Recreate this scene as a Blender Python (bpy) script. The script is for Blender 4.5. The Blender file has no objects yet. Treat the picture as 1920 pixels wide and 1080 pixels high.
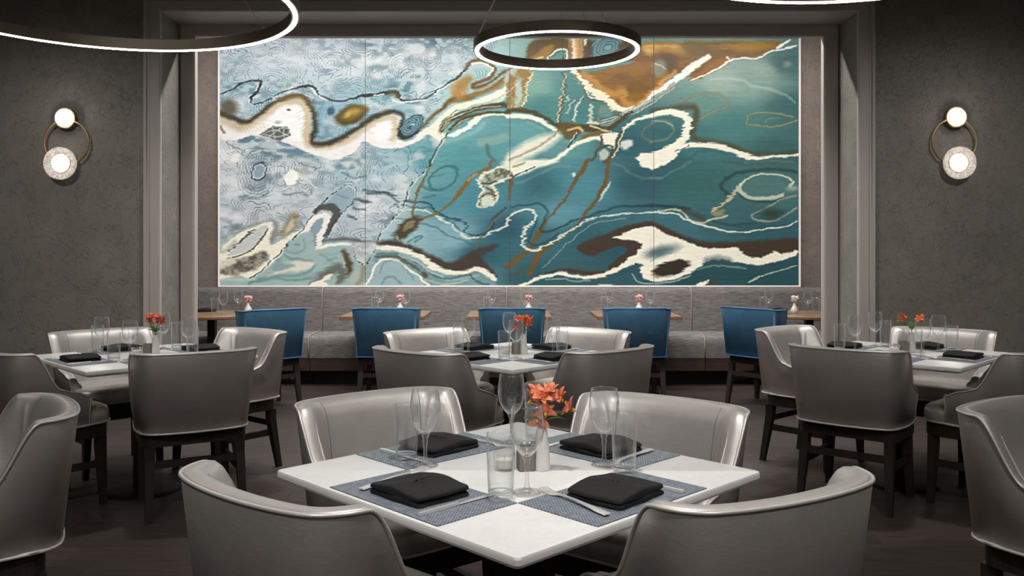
import bpy, bmesh, math, random
import numpy as np
from mathutils import Vector, Matrix

# ------------------------------------------------------------------ camera, world, exposure, large lights
sc = bpy.context.scene
C = sc.collection
FPX, PX, PY, CAMH = 1592.0, 957.0, 470.0, 1.334
cd = bpy.data.cameras.new('camera'); cam = bpy.data.objects.new('camera', cd); C.objects.link(cam)
cam.location = (0, 0, CAMH); cam.rotation_euler = (math.radians(90), 0, 0)
cd.sensor_width = 36; cd.lens = FPX / 1920 * 36
cd.shift_x = (960 - PX) / 1920; cd.shift_y = (PY - 540) / 1920
cd.clip_start = 0.05; cd.clip_end = 60
sc.camera = cam
w = bpy.data.worlds.new('world'); sc.world = w; w.use_nodes = True
w.node_tree.nodes['Background'].inputs[0].default_value = (0.02, 0.02, 0.02, 1)
w.node_tree.nodes['Background'].inputs[1].default_value = 1.0
sc.view_settings.view_transform = 'Standard'; sc.view_settings.look = 'None'
sc.view_settings.exposure = 0.0; sc.view_settings.gamma = 1.0
sc.view_settings.use_curve_mapping = False
try:
    sc.cycles.use_denoising = True
    sc.cycles.max_bounces = 6; sc.cycles.diffuse_bounces = 3; sc.cycles.glossy_bounces = 3; sc.cycles.transparent_max_bounces = 20
    sc.cycles.use_adaptive_sampling = True; sc.cycles.adaptive_threshold = 0.03
    sc.cycles.sample_clamp_indirect = 4.0
    sc.cycles.caustics_reflective = False; sc.cycles.caustics_refractive = False
except Exception: pass

# room dimensions
WALL_Y, INNER_Y, NICHE_Y, CEIL = 7.0, 7.4, 9.1, 3.62
RX0, RX1, RY0 = -5.6, 5.6, -3.2
NICHE_CEIL = 3.78

def spot(name, loc, target, energy, angle, radius, blend=0.9, col=(1, .97, .935)):
    d = bpy.data.lights.new(name, 'SPOT'); d.energy = energy; d.spot_size = math.radians(angle)
    d.spot_blend = blend; d.shadow_soft_size = radius; d.color = col
    o = bpy.data.objects.new(name, d); C.objects.link(o); o.location = loc
    o.rotation_euler = (Vector(target) - Vector(loc)).to_track_quat('-Z', 'Y').to_euler()
    return o
def area(name, loc, target, energy, sx, sy, col=(1, .97, .93), spread=180):
    d = bpy.data.lights.new(name, 'AREA'); d.shape = 'RECTANGLE'; d.size = sx; d.size_y = sy
    d.energy = energy; d.color = col; d.spread = math.radians(spread)
    o = bpy.data.objects.new(name, d); C.objects.link(o); o.location = loc
    o.rotation_euler = (Vector(target) - Vector(loc)).to_track_quat('-Z', 'Y').to_euler()
    return o
# recessed ceiling downlights (fixtures built further down): x, y, aim x, aim y, watts, cone
DOWN = [(0.02, 2.0, 0.02, 2.25, 175, 66, 'the front table'), (0.0, 4.7, 0.0, 4.8, 130, 62, 'the middle table'), (-2.05, 4.7, -2.05, 4.73, 130, 62, 'the left table'), (2.24, 4.8, 2.24, 4.86, 130, 62, 'the right table'),
        (-1.1, 5.7, -1.1, 7.3, 215, 105, 'the second blue chair'), (0.0, 5.9, 0.0, 7.3, 215, 105, 'the middle blue chair'), (1.1, 5.7, 1.1, 7.3, 215, 105, 'the fourth blue chair'),
        (-1.3, -0.2, -1.5, 3.2, 230, 78, 'the viewer on the left'), (1.3, -0.2, 1.5, 3.2, 230, 78, 'the viewer on the right'),
        (-3.7, 4.4, -3.7, 7.0, 190, 100, 'the left sconce wall, added wall wash'), (3.7, 4.4, 3.7, 7.0, 190, 100, 'the right sconce wall, added wall wash')]  # this last pair is added to brighten the sconce walls
for i, (x, y, tx, ty, e, ang, _) in enumerate(DOWN):
    spot('downlight_lamp', (x, y, CEIL - 0.03), (tx, ty, 0), e, ang, 0.3 if ang > 90 else 0.09, 0.55 if ang > 102 else 0.9)
# LED cove strip over the banquette; the artwork itself is a backlit panel
area('art_cove_lamp', (-0.01, 7.85, NICHE_CEIL - 0.05), (-0.01, 7.9, 0.2), 150, 6.3, 0.06, col=(1, .98, .95))
# soft fill panel added under the ceiling behind the camera for ambient light
area('rear_fill_panel', (0, -1.8, CEIL - 0.06), (0, -1.2, 0), 60, 7.0, 0.5, col=(1, .97, .94))

# ------------------------------------------------------------------ materials
def s2l(c):
    c = np.asarray(c, float) / 255.0
    return np.where(c <= 0.04045, c / 12.92, ((c + 0.055) / 1.055) ** 2.4)
def rgb(r, g, b):
    v = s2l((r, g, b)); return (float(v[0]), float(v[1]), float(v[2]), 1.0)
def new_mat(name):
    m = bpy.data.materials.new(name); m.use_nodes = True
    nt = m.node_tree; return m, nt, nt.nodes['Principled BSDF']
def principled(name, col, rough=0.5, metal=0.0, spec=0.5, emit=None, estr=0.0, trans=0.0, ior=1.45, coat=0.0, sheen=0.0):
    m, nt, p = new_mat(name)
    p.inputs['Base Color'].default_value = col; p.inputs['Roughness'].default_value = rough
    p.inputs['Metallic'].default_value = metal; p.inputs['Specular IOR Level'].default_value = spec
    p.inputs['Transmission Weight'].default_value = trans; p.inputs['IOR'].default_value = ior
    p.inputs['Coat Weight'].default_value = coat; p.inputs['Sheen Weight'].default_value = sheen
    if emit: p.inputs['Emission Color'].default_value = emit; p.inputs['Emission Strength'].default_value = estr
    return m
def coords(nt, kind='Object', scale=(1, 1, 1), rot=(0, 0, 0)):
    tc = nt.nodes.new('ShaderNodeTexCoord'); mp = nt.nodes.new('ShaderNodeMapping')
    mp.inputs['Scale'].default_value = scale; mp.inputs['Rotation'].default_value = rot
    nt.links.new(tc.outputs[kind], mp.inputs['Vector']); return mp.outputs['Vector']
def noise(nt, vec, scale, detail=4, rough=0.55, dist=0.0):
    n = nt.nodes.new('ShaderNodeTexNoise'); n.inputs['Scale'].default_value = scale
    n.inputs['Detail'].default_value = detail; n.inputs['Roughness'].default_value = rough
    n.inputs['Distortion'].default_value = dist
    nt.links.new(vec, n.inputs['Vector']); return n.outputs['Fac']
def ramp(nt, fac, stops):
    r = nt.nodes.new('ShaderNodeValToRGB'); e = r.color_ramp.elements
    e[0].position, e[0].color = stops[0]; e[1].position, e[1].color = stops[1]
    for p, c in stops[2:]:
        q = e.new(p); q.color = c
    nt.links.new(fac, r.inputs['Fac']); return r.outputs['Color']
def bump(nt, p, h, strength, dist=0.01):
    b = nt.nodes.new('ShaderNodeBump'); b.inputs['Strength'].default_value = strength; b.inputs['Distance'].default_value = dist
    nt.links.new(h, b.inputs['Height']); nt.links.new(b.outputs['Normal'], p.inputs['Normal'])
def mixc(nt, fac, a, b, mode='MIX'):
    m = nt.nodes.new('ShaderNodeMix'); m.data_type = 'RGBA'; m.blend_type = mode
    if isinstance(fac, float): m.inputs[0].default_value = fac
    else: nt.links.new(fac, m.inputs[0])
    for i, v in ((6, a), (7, b)):
        if isinstance(v, tuple): m.inputs[i].default_value = v
        else: nt.links.new(v, m.inputs[i])
    return m.outputs[2]
def math_node(nt, op, a, b=None):
    m = nt.nodes.new('ShaderNodeMath'); m.operation = op
    for i, v in enumerate((a, b)):
        if v is None: continue
        if isinstance(v, (int, float)): m.inputs[i].default_value = v
        else: nt.links.new(v, m.inputs[i])
    return m.outputs[0]

M = {}
def leather(name, c1, c2, rough, metal):
    m, nt, p = new_mat(name)
    v = coords(nt); n = noise(nt, v, 7, 4)
    nt.links.new(ramp(nt, n, [(0.3, c1), (0.7, c2)]), p.inputs['Base Color'])
    p.inputs['Metallic'].default_value = metal; p.inputs['Roughness'].default_value = rough
    v2 = coords(nt, scale=(1, 1, 2)); n2 = noise(nt, v2, 9, 5, .6); n3 = noise(nt, v2, 420, 2)
    h = math_node(nt, 'ADD', math_node(nt, 'MULTIPLY', n2, 1.0), math_node(nt, 'MULTIPLY', n3, 0.03))
    bump(nt, p, h, 0.12, 0.02)
    return m
M['silver'] = leather('silver_vinyl', rgb(190, 185, 181), rgb(202, 197, 193), 0.43, 0.62)
M['silver_pipe'] = principled('silver_piping', rgb(214, 209, 204), 0.35, 0.4)
M['seam'] = principled('dark_seam_thread', rgb(112, 107, 102), 0.6)
M['blue'] = leather('blue_vinyl', rgb(80, 128, 166), rgb(96, 146, 180), 0.38, 0.6)
M['blue_pipe'] = principled('blue_piping', rgb(76, 112, 146), 0.4, 0.4)
def wood(name, c1, c2, rough, scale=(2, 26, 26), spec=0.4):
    m, nt, p = new_mat(name)
    v = coords(nt, scale=scale); n = noise(nt, v, 3, 6, .65, .6)
    nt.links.new(ramp(nt, n, [(0.3, c1), (0.72, c2)]), p.inputs['Base Color'])
    p.inputs['Roughness'].default_value = rough; p.inputs['Specular IOR Level'].default_value = spec
    bump(nt, p, n, 0.08, 0.004); return m
M['dark_wood'] = wood('espresso_wood', rgb(34, 29, 27), rgb(52, 45, 41), 0.42, (24, 24, 2))
M['table_wood'] = wood('walnut_table_wood', rgb(120, 88, 66), rgb(168, 132, 104), 0.35)
M['table_edge'] = wood('walnut_edge_wood', rgb(92, 62, 44), rgb(120, 84, 60), 0.4)
M['base_wood'] = wood('banquette_plinth_wood', rgb(58, 42, 37), rgb(78, 58, 50), 0.5)
def quartz():
    m, nt, p = new_mat('white_quartz')
    v = coords(nt); n = noise(nt, v, 4, 8, .6, 1.2); n2 = noise(nt, v, 90, 3)
    c = ramp(nt, n, [(0.35, rgb(226, 225, 222)), (0.65, rgb(236, 235, 232))])
    c = mixc(nt, 0.12, c, ramp(nt, n2, [(0.35, rgb(205, 205, 203)), (0.6, rgb(245, 245, 243))]))
    nt.links.new(c, p.inputs['Base Color']); p.inputs['Roughness'].default_value = 0.28; return m
M['quartz'] = quartz()
M['black_metal'] = principled('black_powder_coat', rgb(20, 20, 21), 0.45, 0.3)
M['brass'] = principled('aged_brass', rgb(176, 154, 112), 0.38, 0.7)
M['bronze'] = principled('brushed_bronze', rgb(126, 116, 100), 0.42, 0.75)
M['steel'] = principled('polished_steel', rgb(240, 239, 237), 0.22, 0.5)
M['cable'] = principled('steel_cable', rgb(190, 188, 180), 0.35, 0.9)
M['ceramic'] = principled('white_ceramic', rgb(232, 230, 226), 0.3)
M['stone'] = (lambda: wood('grey_stone', rgb(110, 105, 98), rgb(140, 134, 124), 0.7, (20, 20, 20)))()
M['wax'] = principled('candle_wax', rgb(245, 240, 228), 0.5)
M['glow'] = principled('led_diffuser', (1, 1, 1, 1), 0.5, emit=(1, .955, .88, 1), estr=24)
M['globe'] = principled('sconce_globe', (1, 1, 1, 1), 0.5, emit=(1, .95, .87, 1), estr=22)
M['downlens'] = principled('downlight_lens', (1, 1, 1, 1), 0.5, emit=(1, .95, .88, 1), estr=5)
M['cove'] = principled('cove_led', (1, 1, 1, 1), 0.5, emit=(1, .98, .95, 1), estr=4)
def thin_glass(name, tint, gain, power):
    m = bpy.data.materials.new(name); m.use_nodes = True; nt = m.node_tree; nt.nodes.clear()
    out = nt.nodes.new('ShaderNodeOutputMaterial'); mx = nt.nodes.new('ShaderNodeMixShader'); m2 = nt.nodes.new('ShaderNodeMixShader')
    t = nt.nodes.new('ShaderNodeBsdfTransparent'); t.inputs[0].default_value = tint
    g = nt.nodes.new('ShaderNodeBsdfGlossy'); g.inputs['Roughness'].default_value = 0.04
    g.inputs['Color'].default_value = (1, 1, 1, 1)
    d = nt.nodes.new('ShaderNodeBsdfTranslucent'); d.inputs[0].default_value = (.95, .96, .96, 1)  # white translucence stands in for bright highlights along the glass edges
    lw = nt.nodes.new('ShaderNodeLayerWeight'); lw.inputs['Blend'].default_value = 0.5
    f = math_node(nt, 'POWER', lw.outputs['Facing'], power)
    f = math_node(nt, 'ADD', math_node(nt, 'MULTIPLY', f, gain), 0.055)
    m2.inputs[0].default_value = 0.5; nt.links.new(g.outputs[0], m2.inputs[1]); nt.links.new(d.outputs[0], m2.inputs[2])
    nt.links.new(f, mx.inputs[0]); nt.links.new(t.outputs[0], mx.inputs[1]); nt.links.new(m2.outputs[0], mx.inputs[2])
    nt.links.new(mx.outputs[0], out.inputs[0]); return m
M['glass'] = thin_glass('clear_glass', (0.985, 0.99, 0.99, 1), 1.0, 3.1)
M['glass_solid'] = thin_glass('clear_solid_glass', (0.96, 0.97, 0.97, 1), 1.0, 1.6)
M['glass_thick'] = principled('solid_glass', (1, 1, 1, 1), 0.02, trans=1.0, ior=1.45)
def bumpy_glass():
    m, nt, p = new_mat('hammered_glass')
    p.inputs['Base Color'].default_value = rgb(235, 225, 215); p.inputs['Roughness'].default_value = 0.25
    p.inputs['Transmission Weight'].default_value = 0.35
    v = coords(nt); n = noise(nt, v, 55, 4, .6, 1.0)
    p.inputs['Emission Strength'].default_value = 0.5; nt.links.new(ramp(nt, n, [(0.35, (.12, .1, .085, 1)), (0.65, (1, .9, .8, 1))]), p.inputs['Emission Color']); bump(nt, p, n, 0.9, 0.02); return m
M['hammered'] = bumpy_glass()
def placemat():
    m, nt, p = new_mat('woven_blue_vinyl')
    v = coords(nt, scale=(1, 1, 1))
    ck = nt.nodes.new('ShaderNodeTexBrick'); ck.offset = 0.5; ck.inputs['Scale'].default_value = 1.0
    ck.inputs['Brick Width'].default_value = 0.0085; ck.inputs['Row Height'].default_value = 0.0052; ck.inputs['Mortar Size'].default_value = 0.0011
    ck.inputs['Color1'].default_value = rgb(140, 150, 162); ck.inputs['Color2'].default_value = rgb(182, 189, 195)
    ck.inputs['Mortar'].default_value = rgb(40, 49, 64)
    nt.links.new(v, ck.inputs['Vector'])
    n = noise(nt, v, 60, 3)
    c = mixc(nt, 0.25, ck.outputs['Color'], ramp(nt, n, [(0.3, rgb(66, 78, 96)), (0.7, rgb(160, 169, 180))]))
    nt.links.new(c, p.inputs['Base Color']); p.inputs['Roughness'].default_value = 0.55
    bump(nt, p, ck.outputs['Fac'], 0.4, -0.002); return m
M['mat'] = placemat()
M['napkin'] = (lambda: leather('black_linen', rgb(13, 13, 14), rgb(18, 18, 19), 0.8, 0.0))()
def wallpaper(name, c1, c2, dark):
    m, nt, p = new_mat(name)
    v = coords(nt)
    n0 = nt.nodes.new('ShaderNodeTexNoise'); n0.inputs['Scale'].default_value = 7; n0.inputs['Detail'].default_value = 3
    nt.links.new(v, n0.inputs['Vector'])
    vm = nt.nodes.new('ShaderNodeVectorMath'); vm.operation = 'MULTIPLY_ADD'
    vm.inputs[1].default_value = (0.32, 0.32, 0.32)
    nt.links.new(n0.outputs['Color'], vm.inputs[0]); nt.links.new(v, vm.inputs[2])
    vo = nt.nodes.new('ShaderNodeTexVoronoi'); vo.feature = 'DISTANCE_TO_EDGE'; vo.inputs['Scale'].default_value = 11
    nt.links.new(vm.outputs[0], vo.inputs['Vector'])
    line = ramp(nt, vo.outputs['Distance'], [(0.0, (1, 1, 1, 1)), (0.055, (0, 0, 0, 1))])
    brk = ramp(nt, noise(nt, v, 9, 3), [(0.38, (0, 0, 0, 1)), (0.58, (1, 1, 1, 1))])
    n1 = noise(nt, v, 3.5, 6, .65)
    base = ramp(nt, n1, [(0.3, c1), (0.7, c2)])
    fac = math_node(nt, 'MULTIPLY', math_node(nt, 'MULTIPLY', line, brk), 0.4)
    nt.links.new(mixc(nt, fac, base, dark), p.inputs['Base Color'])
    p.inputs['Roughness'].default_value = 0.6
    n2 = noise(nt, v, 45, 5)
    h = math_node(nt, 'SUBTRACT', math_node(nt, 'MULTIPLY', n2, 0.6), math_node(nt, 'MULTIPLY', line, 0.8))
    bump(nt, p, h, 0.4, 0.01); return m
M['wallpaper'] = wallpaper('crackled_wallpaper', rgb(124, 120, 112), rgb(146, 141, 132), rgb(70, 67, 62))
M['niche_paper'] = wallpaper('niche_wallpaper', rgb(132, 121, 114), rgb(154, 141, 133), rgb(94, 85, 80))
M['trim'] = principled('taupe_trim_paint', rgb(188, 182, 175), 0.45)
M['ceiling'] = principled('ceiling_paint', rgb(150, 147, 142), 0.8)
M['side'] = principled('side_wall_paint', rgb(120, 116, 110), 0.7)
def fabric():
    m, nt, p = new_mat('grey_chenille')
    v = coords(nt, scale=(2.6, 2.6, 26)); n = noise(nt, v, 4.2, 4, .8, .3)
    v2 = coords(nt, scale=(60, 60, 14)); n2 = noise(nt, v2, 6, 3, .7)
    c = ramp(nt, n, [(0.36, rgb(58, 55, 56)), (0.66, rgb(148, 142, 140))])
    c = mixc(nt, 0.35, c, ramp(nt, n2, [(0.3, rgb(60, 56, 56)), (0.7, rgb(150, 145, 142))]))
    nt.links.new(c, p.inputs['Base Color']); p.inputs['Roughness'].default_value = 0.75
    p.inputs['Sheen Weight'].default_value = 0.25; bump(nt, p, n, 0.4, 0.006); return m
M['fabric'] = fabric()
M['fabric_pipe'] = principled('grey_piping', rgb(170, 164, 158), 0.6)
def floor_mat(name, c1, c2):
    m, nt, p = new_mat(name)
    oi = nt.nodes.new('ShaderNodeObjectInfo')
    v = coords(nt, scale=(1.1, 30, 1)); vm = nt.nodes.new('ShaderNodeVectorMath'); vm.operation = 'ADD'
    cb = nt.nodes.new('ShaderNodeCombineXYZ'); nt.links.new(math_node(nt, 'MULTIPLY', oi.outputs['Random'], 37.0), cb.inputs[0])
    nt.links.new(math_node(nt, 'MULTIPLY', oi.outputs['Random'], 91.0), cb.inputs[1])
    nt.links.new(v, vm.inputs[0]); nt.links.new(cb.outputs[0], vm.inputs[1])
    n = noise(nt, vm.outputs[0], 3.2, 7, .7, .5)
    c = ramp(nt, n, [(0.28, c1), (0.72, c2)])
    tint = ramp(nt, oi.outputs['Random'], [(0.0, (0.86, 0.85, 0.84, 1)), (1.0, (1.06, 1.02, 1.0, 1))])
    nt.links.new(mixc(nt, 1.0, c, tint, 'MULTIPLY'), p.inputs['Base Color'])
    p.inputs['Roughness'].default_value = 0.5; p.inputs['Specular IOR Level'].default_value = 0.35
    bump(nt, p, n, 0.25, 0.004); return m
M['plank'] = floor_mat('dark_oak_plank', rgb(38, 32, 30), rgb(86, 76, 71))
M['floor'] = floor_mat('dark_oak_floor', rgb(46, 40, 37), rgb(74, 64, 60))
def petal(name, c1, c2, c3):
    m, nt, p = new_mat(name)
    v = coords(nt); n = noise(nt, v, 60, 3, .6)
    nt.links.new(ramp(nt, n, [(0.3, c1), (0.55, c2), (0.75, c3)]), p.inputs['Base Color'])
    p.inputs['Roughness'].default_value = 0.5; p.inputs['Subsurface Weight'].default_value = 0.0; return m
M['petal_orange'] = petal('coral_petal', rgb(196, 78, 52), rgb(222, 116, 84), rgb(236, 160, 120))
M['petal_red'] = petal('red_petal', rgb(178, 44, 30), rgb(204, 70, 44), rgb(225, 120, 85))
M['petal_bright'] = petal('orange_petal', rgb(214, 66, 22), rgb(232, 92, 40), rgb(240, 140, 80))
M['petal_pink'] = petal('pink_petal', rgb(214, 140, 150), rgb(232, 172, 178), rgb(244, 210, 210))
M['petal_white'] = petal('white_petal', rgb(225, 220, 215), rgb(240, 238, 232), rgb(250, 248, 245))
M['stamen'] = principled('stamen_yellow', rgb(214, 170, 70), 0.6)
M['leaf'] = petal('leaf_green', rgb(58, 92, 34), rgb(84, 122, 50), rgb(112, 146, 76))
def art_mat():
    m, nt, p = new_mat('marbled_art_print')
    a = nt.nodes.new('ShaderNodeVertexColor'); a.layer_name = 'print'
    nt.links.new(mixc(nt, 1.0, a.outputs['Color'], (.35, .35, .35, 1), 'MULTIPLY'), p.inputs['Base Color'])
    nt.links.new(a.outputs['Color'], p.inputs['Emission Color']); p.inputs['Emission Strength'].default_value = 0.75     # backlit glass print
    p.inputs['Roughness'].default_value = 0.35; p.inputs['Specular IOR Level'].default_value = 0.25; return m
M['art'] = art_mat()
M['panel_edge'] = principled('panel_seam_edge', rgb(150, 150, 146), 0.3)
M['art_edge'] = principled('polished_panel_edge', rgb(232, 228, 222), 0.25, emit=(1, .98, .95, 1), estr=0.3)

# ------------------------------------------------------------------ geometry helpers (each returns verts, faces)
class G:
    def __init__(s): s.v = []; s.f = []
    def add(s, vf, mat=None):
        v, f = vf; o = len(s.v)
        if mat is not None: v = [tuple(mat @ Vector(p)) for p in v]
        s.v.extend(v); s.f.extend([tuple(i + o for i in q) for q in f]); return s
    def vf(s): return s.v, s.f
def mesh(name, vf, mat, smooth=False, sharp=None):
    me = bpy.data.meshes.new(name); me.from_pydata([tuple(p) for p in vf[0]], [], vf[1]); me.materials.append(M[mat] if isinstance(mat, str) else mat)
    if smooth:
        me.shade_smooth()
        if sharp: me.set_sharp_from_angle(angle=math.radians(sharp))
    me.update(); return me
def obj(name, me, parent=None, loc=None, rz=0.0):
    o = bpy.data.objects.new(name, me); C.objects.link(o)
    if parent: o.parent = parent
    if loc: o.location = loc
    if rz: o.rotation_euler = (0, 0, rz)
    return o
def tag(o, label=None, cat=None, group=None, kind=None):
    if label: o['label'] = label
    if cat: o['category'] = cat
    if group: o['group'] = group
    if kind: o['kind'] = kind
    return o
def thing(name, loc, rz, label, cat, group=None):
    o = obj(name, None, None, loc, rz); o.empty_display_size = 0.1
    return tag(o, label, cat, group)
def box(x0, x1, y0, y1, z0, z1):
    v = [(x, y, z) for z in (z0, z1) for x, y in ((x0, y0), (x1, y0), (x1, y1), (x0, y1))]
    return v, [(3, 2, 1, 0), (4, 5, 6, 7), (0, 1, 5, 4), (1, 2, 6, 5), (2, 3, 7, 6), (3, 0, 4, 7)]
def rbox(x0, x1, y0, y1, z0, z1, r=0.005, seg=2):
    bm = bmesh.new(); v, f = box(x0, x1, y0, y1, z0, z1)
    vs = [bm.verts.new(p) for p in v]
    for q in f: bm.faces.new([vs[i] for i in q])
    bmesh.ops.bevel(bm, geom=list(bm.edges), offset=r, segments=seg, affect='EDGES', profile=0.5)
    bm.verts.index_update()
    out = [tuple(x.co) for x in bm.verts], [tuple(x.index for x in q.verts) for q in bm.faces]
    bm.free(); return out
def lathe(prof, n=24, cx=0, cy=0, closed=False):
    v = []; f = []; rings = []
    for r, z in prof:
        if r < 1e-6: rings.append([len(v)]); v.append((cx, cy, z))
        else:
            rings.append(list(range(len(v), len(v) + n)))
            v += [(cx + r * math.cos(2 * math.pi * i / n), cy + r * math.sin(2 * math.pi * i / n), z) for i in range(n)]
    pr = list(zip(rings[:-1], rings[1:])) + ([(rings[-1], rings[0])] if closed else [])
    for a, b in pr:
        for i in range(n):
            j = (i + 1) % n
            if len(a) == 1 and len(b) == 1: continue
            if len(a) == 1: f.append((a[0], b[j], b[i]))
            elif len(b) == 1: f.append((a[i], a[j], b[0]))
            else: f.append((a[i], a[j], b[j], b[i]))
    return v, f
def tube(path, r, n=8, closed=False, cap=True):
    P = [Vector(p) for p in path]; k = len(P); v = []; f = []
    R = r if isinstance(r, (list, tuple)) else [r] * k
    up = None
    for i in range(k):
        if closed: t = (P[(i + 1) % k] - P[i - 1])
        else: t = P[min(i + 1, k - 1)] - P[max(i - 1, 0)]
        t.normalize()
        if up is None:
            up = Vector((0, 0, 1)) if abs(t.z) < 0.9 else Vector((1, 0, 0))
        up = up - t * up.dot(t)
        if up.length < 1e-6: up = t.orthogonal()
        up.normalize(); s = t.cross(up)
        for j in range(n):
            a = 2 * math.pi * j / n
            v.append(tuple(P[i] + (up * math.cos(a) + s * math.sin(a)) * R[i]))
    m = k if closed else k - 1
    for i in range(m):
        for j in range(n):
            a, b = i * n, ((i + 1) % k) * n; q = (j + 1) % n
            f.append((a + j, b + j, b + q, a + q))
    if cap and not closed:
        f.append(tuple(range(n))); f.append(tuple(range((k - 1) * n + n - 1, (k - 1) * n - 1, -1)))
    return v, f
def loft(rings, cap0=True, cap1=True, closed=True):
    n = len(rings[0]); v = [tuple(p) for r in rings for p in r]; f = []
    for i in range(len(rings) - 1):
        for j in range(n if closed else n - 1):
            q = (j + 1) % n; f.append((i * n + j, i * n + q, (i + 1) * n + q, (i + 1) * n + j))
    if cap0: f.append(tuple(range(n - 1, -1, -1)))
    if cap1: f.append(tuple(range((len(rings) - 1) * n, len(rings) * n)))
    return v, f
def smooth_path(pts, n, closed=False):
    P = [Vector(p) for p in pts]; k = len(P); out = []
    segs = k if closed else k - 1
    for i in range(segs):
        p1, p2 = P[i], P[(i + 1) % k]
        p0 = P[i - 1] if (closed or i > 0) else p1 * 2 - p2
        p3 = P[(i + 2) % k] if (closed or i + 2 < k) else p2 * 2 - p1
        for j in range(n):
            t = j / n
            out.append(0.5 * ((2 * p1) + (p2 - p0) * t + (2 * p0 - 5 * p1 + 4 * p2 - p3) * t * t + (3 * p1 - p0 - 3 * p2 + p3) * t ** 3))
    if not closed: out.append(P[-1])
    return out
def sstep(a, b, x):
    t = min(1, max(0, (x - a) / (b - a))); return t * t * (3 - 2 * t)
def roundrect(hx, y0, y1, rf, rb, n=6):
    out = []
    for cx, cy, r, a0 in ((hx - rf, y1 - rf, rf, 0), (-hx + rf, y1 - rf, rf, 90), (-hx + rb, y0 + rb, rb, 180), (hx - rb, y0 + rb, rb, 270)):
        for i in range(n + 1):
            a = math.radians(a0 + 90 * i / n); out.append((cx + r * math.cos(a), cy + r * math.sin(a)))
    return out

# ------------------------------------------------------------------ the room
st = lambda o: tag(o, kind='structure')
floor = st(obj('floor', mesh('floor', box(RX0, RX1, RY0, NICHE_Y + 0.1, -0.06, -0.004), 'floor')))
PW, PL = 0.178, 1.22
plank_me = mesh('plank', rbox(-PL / 2 + .0004, PL / 2 - .0004, -PW / 2 + .0004, PW / 2 - .0004, -0.012, 0.0, 0.0009, 1), 'plank')
rnd = random.Random(4)
row = 0; y = 2.85
while y < 8.6:
    off = rnd.random() * PL; x = -4.3 + off - PL / 2
    while x < 4.3:
        if abs(x) < 0.62 * y + 0.5: obj('plank', plank_me, floor, (x, y, 0))
        x += PL
    y += PW; row += 1
st(obj('ceiling', mesh('ceiling', box(RX0, RX1, RY0, WALL_Y + .4, CEIL, CEIL + 0.1), 'ceiling')))
st(obj('wall_rear', mesh('wall_rear', box(RX0, RX1, RY0 - .1, RY0, 0, CEIL), 'side')))
st(obj('wall_left', mesh('wall_left', box(RX0 - .1, RX0, RY0, WALL_Y, 0, CEIL), 'side')))
st(obj('wall_right', mesh('wall_right', box(RX1, RX1 + .1, RY0, WALL_Y, 0, CEIL), 'side')))
# opening in the front wall: pixel bounds turned into metres at the wall plane
OX0, OX1 = (303 - PX) * WALL_Y / FPX, (1607 - PX) * WALL_Y / FPX
OZ = CAMH + (PY - 23) * WALL_Y / FPX
IX0, IX1 = (367 - PX) * INNER_Y / FPX, (1543 - PX) * INNER_Y / FPX
IZ = CAMH + (PY - 69) * INNER_Y / FPX
g = G(); g.add(box(RX0, OX0, WALL_Y, INNER_Y, 0, CEIL))
st(obj('wall_front_left', mesh('wall_front_left', g.vf(), 'wallpaper')))
g = G(); g.add(box(OX1, RX1, WALL_Y, INNER_Y, 0, CEIL))
st(obj('wall_front_right', mesh('wall_front_right', g.vf(), 'wallpaper')))
st(obj('wall_front_head', mesh('wall_front_head', box(OX0, OX1, WALL_Y, INNER_Y, OZ, CEIL), 'trim')))
NX = 4.0
st(obj('wall_back', mesh('wall_back', box(-NX, NX, NICHE_Y, NICHE_Y + .1, 0, NICHE_CEIL), 'niche_paper')))
st(obj('wall_niche_left', mesh('wall_niche_left', box(-NX - .1, -NX, INNER_Y, NICHE_Y + .1, 0, NICHE_CEIL), 'niche_paper')))
st(obj('wall_niche_right', mesh('wall_niche_right', box(NX, NX + .1, INNER_Y, NICHE_Y + .1, 0, NICHE_CEIL), 'niche_paper')))
st(obj('ceiling_niche', mesh('ceiling_niche', box(-NX, NX, INNER_Y, NICHE_Y + .1, NICHE_CEIL, NICHE_CEIL + .1), 'ceiling')))
# casings: a mitred profile swept round the opening (left leg, head, right leg), each leg its own trim
def casing(n0, xi0, xi1, zi, wdt, prof, yf):
    """prof: (offset outward from the opening edge as a fraction of wdt, proud towards the room)"""
    pts = [(-1, 0), (-1, 1), (1, 1), (1, 0)]
    def leg(kind):
        rings = []
        for end in (0, 1):
            r = []
            for u, d in prof:
                o = u * wdt
                if kind == 'l': x, z = xi0 - o, (0 if end == 0 else zi + o)
                elif kind == 'r': x, z = xi1 + o, (0 if end == 0 else zi + o)
                else: x, z = ((xi0 - o) if end == 0 else (xi1 + o)), zi + o
                r.append((x, yf - d, z))
            rings.append(r)
        return loft(rings)
    for i, k in enumerate('lhr'):
        st(obj('trim_%d' % (n0 + i), mesh('trim', leg(k), 'trim')))
wo = abs(272 - 303) * WALL_Y / FPX
casing(1, OX0, OX1, OZ, wo, [(0, 0), (0, .022), (.06, .028), (.62, .028), (.68, .018), (.80, .018), (.84, .034), (1.0, .034), (1.0, 0)], WALL_Y)
# inner frame: flat jamb leaf closing the reveal, with a small stop bead on its edge
wi = (367 - 337) * INNER_Y / FPX
casing(4, IX0, IX1, IZ, wi + .06, [(0, -.05), (0, .012), (.08, .018), (.62, .018), (.66, .004), (1.0, .004), (1.0, -.05)], INNER_Y - .004)
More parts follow.
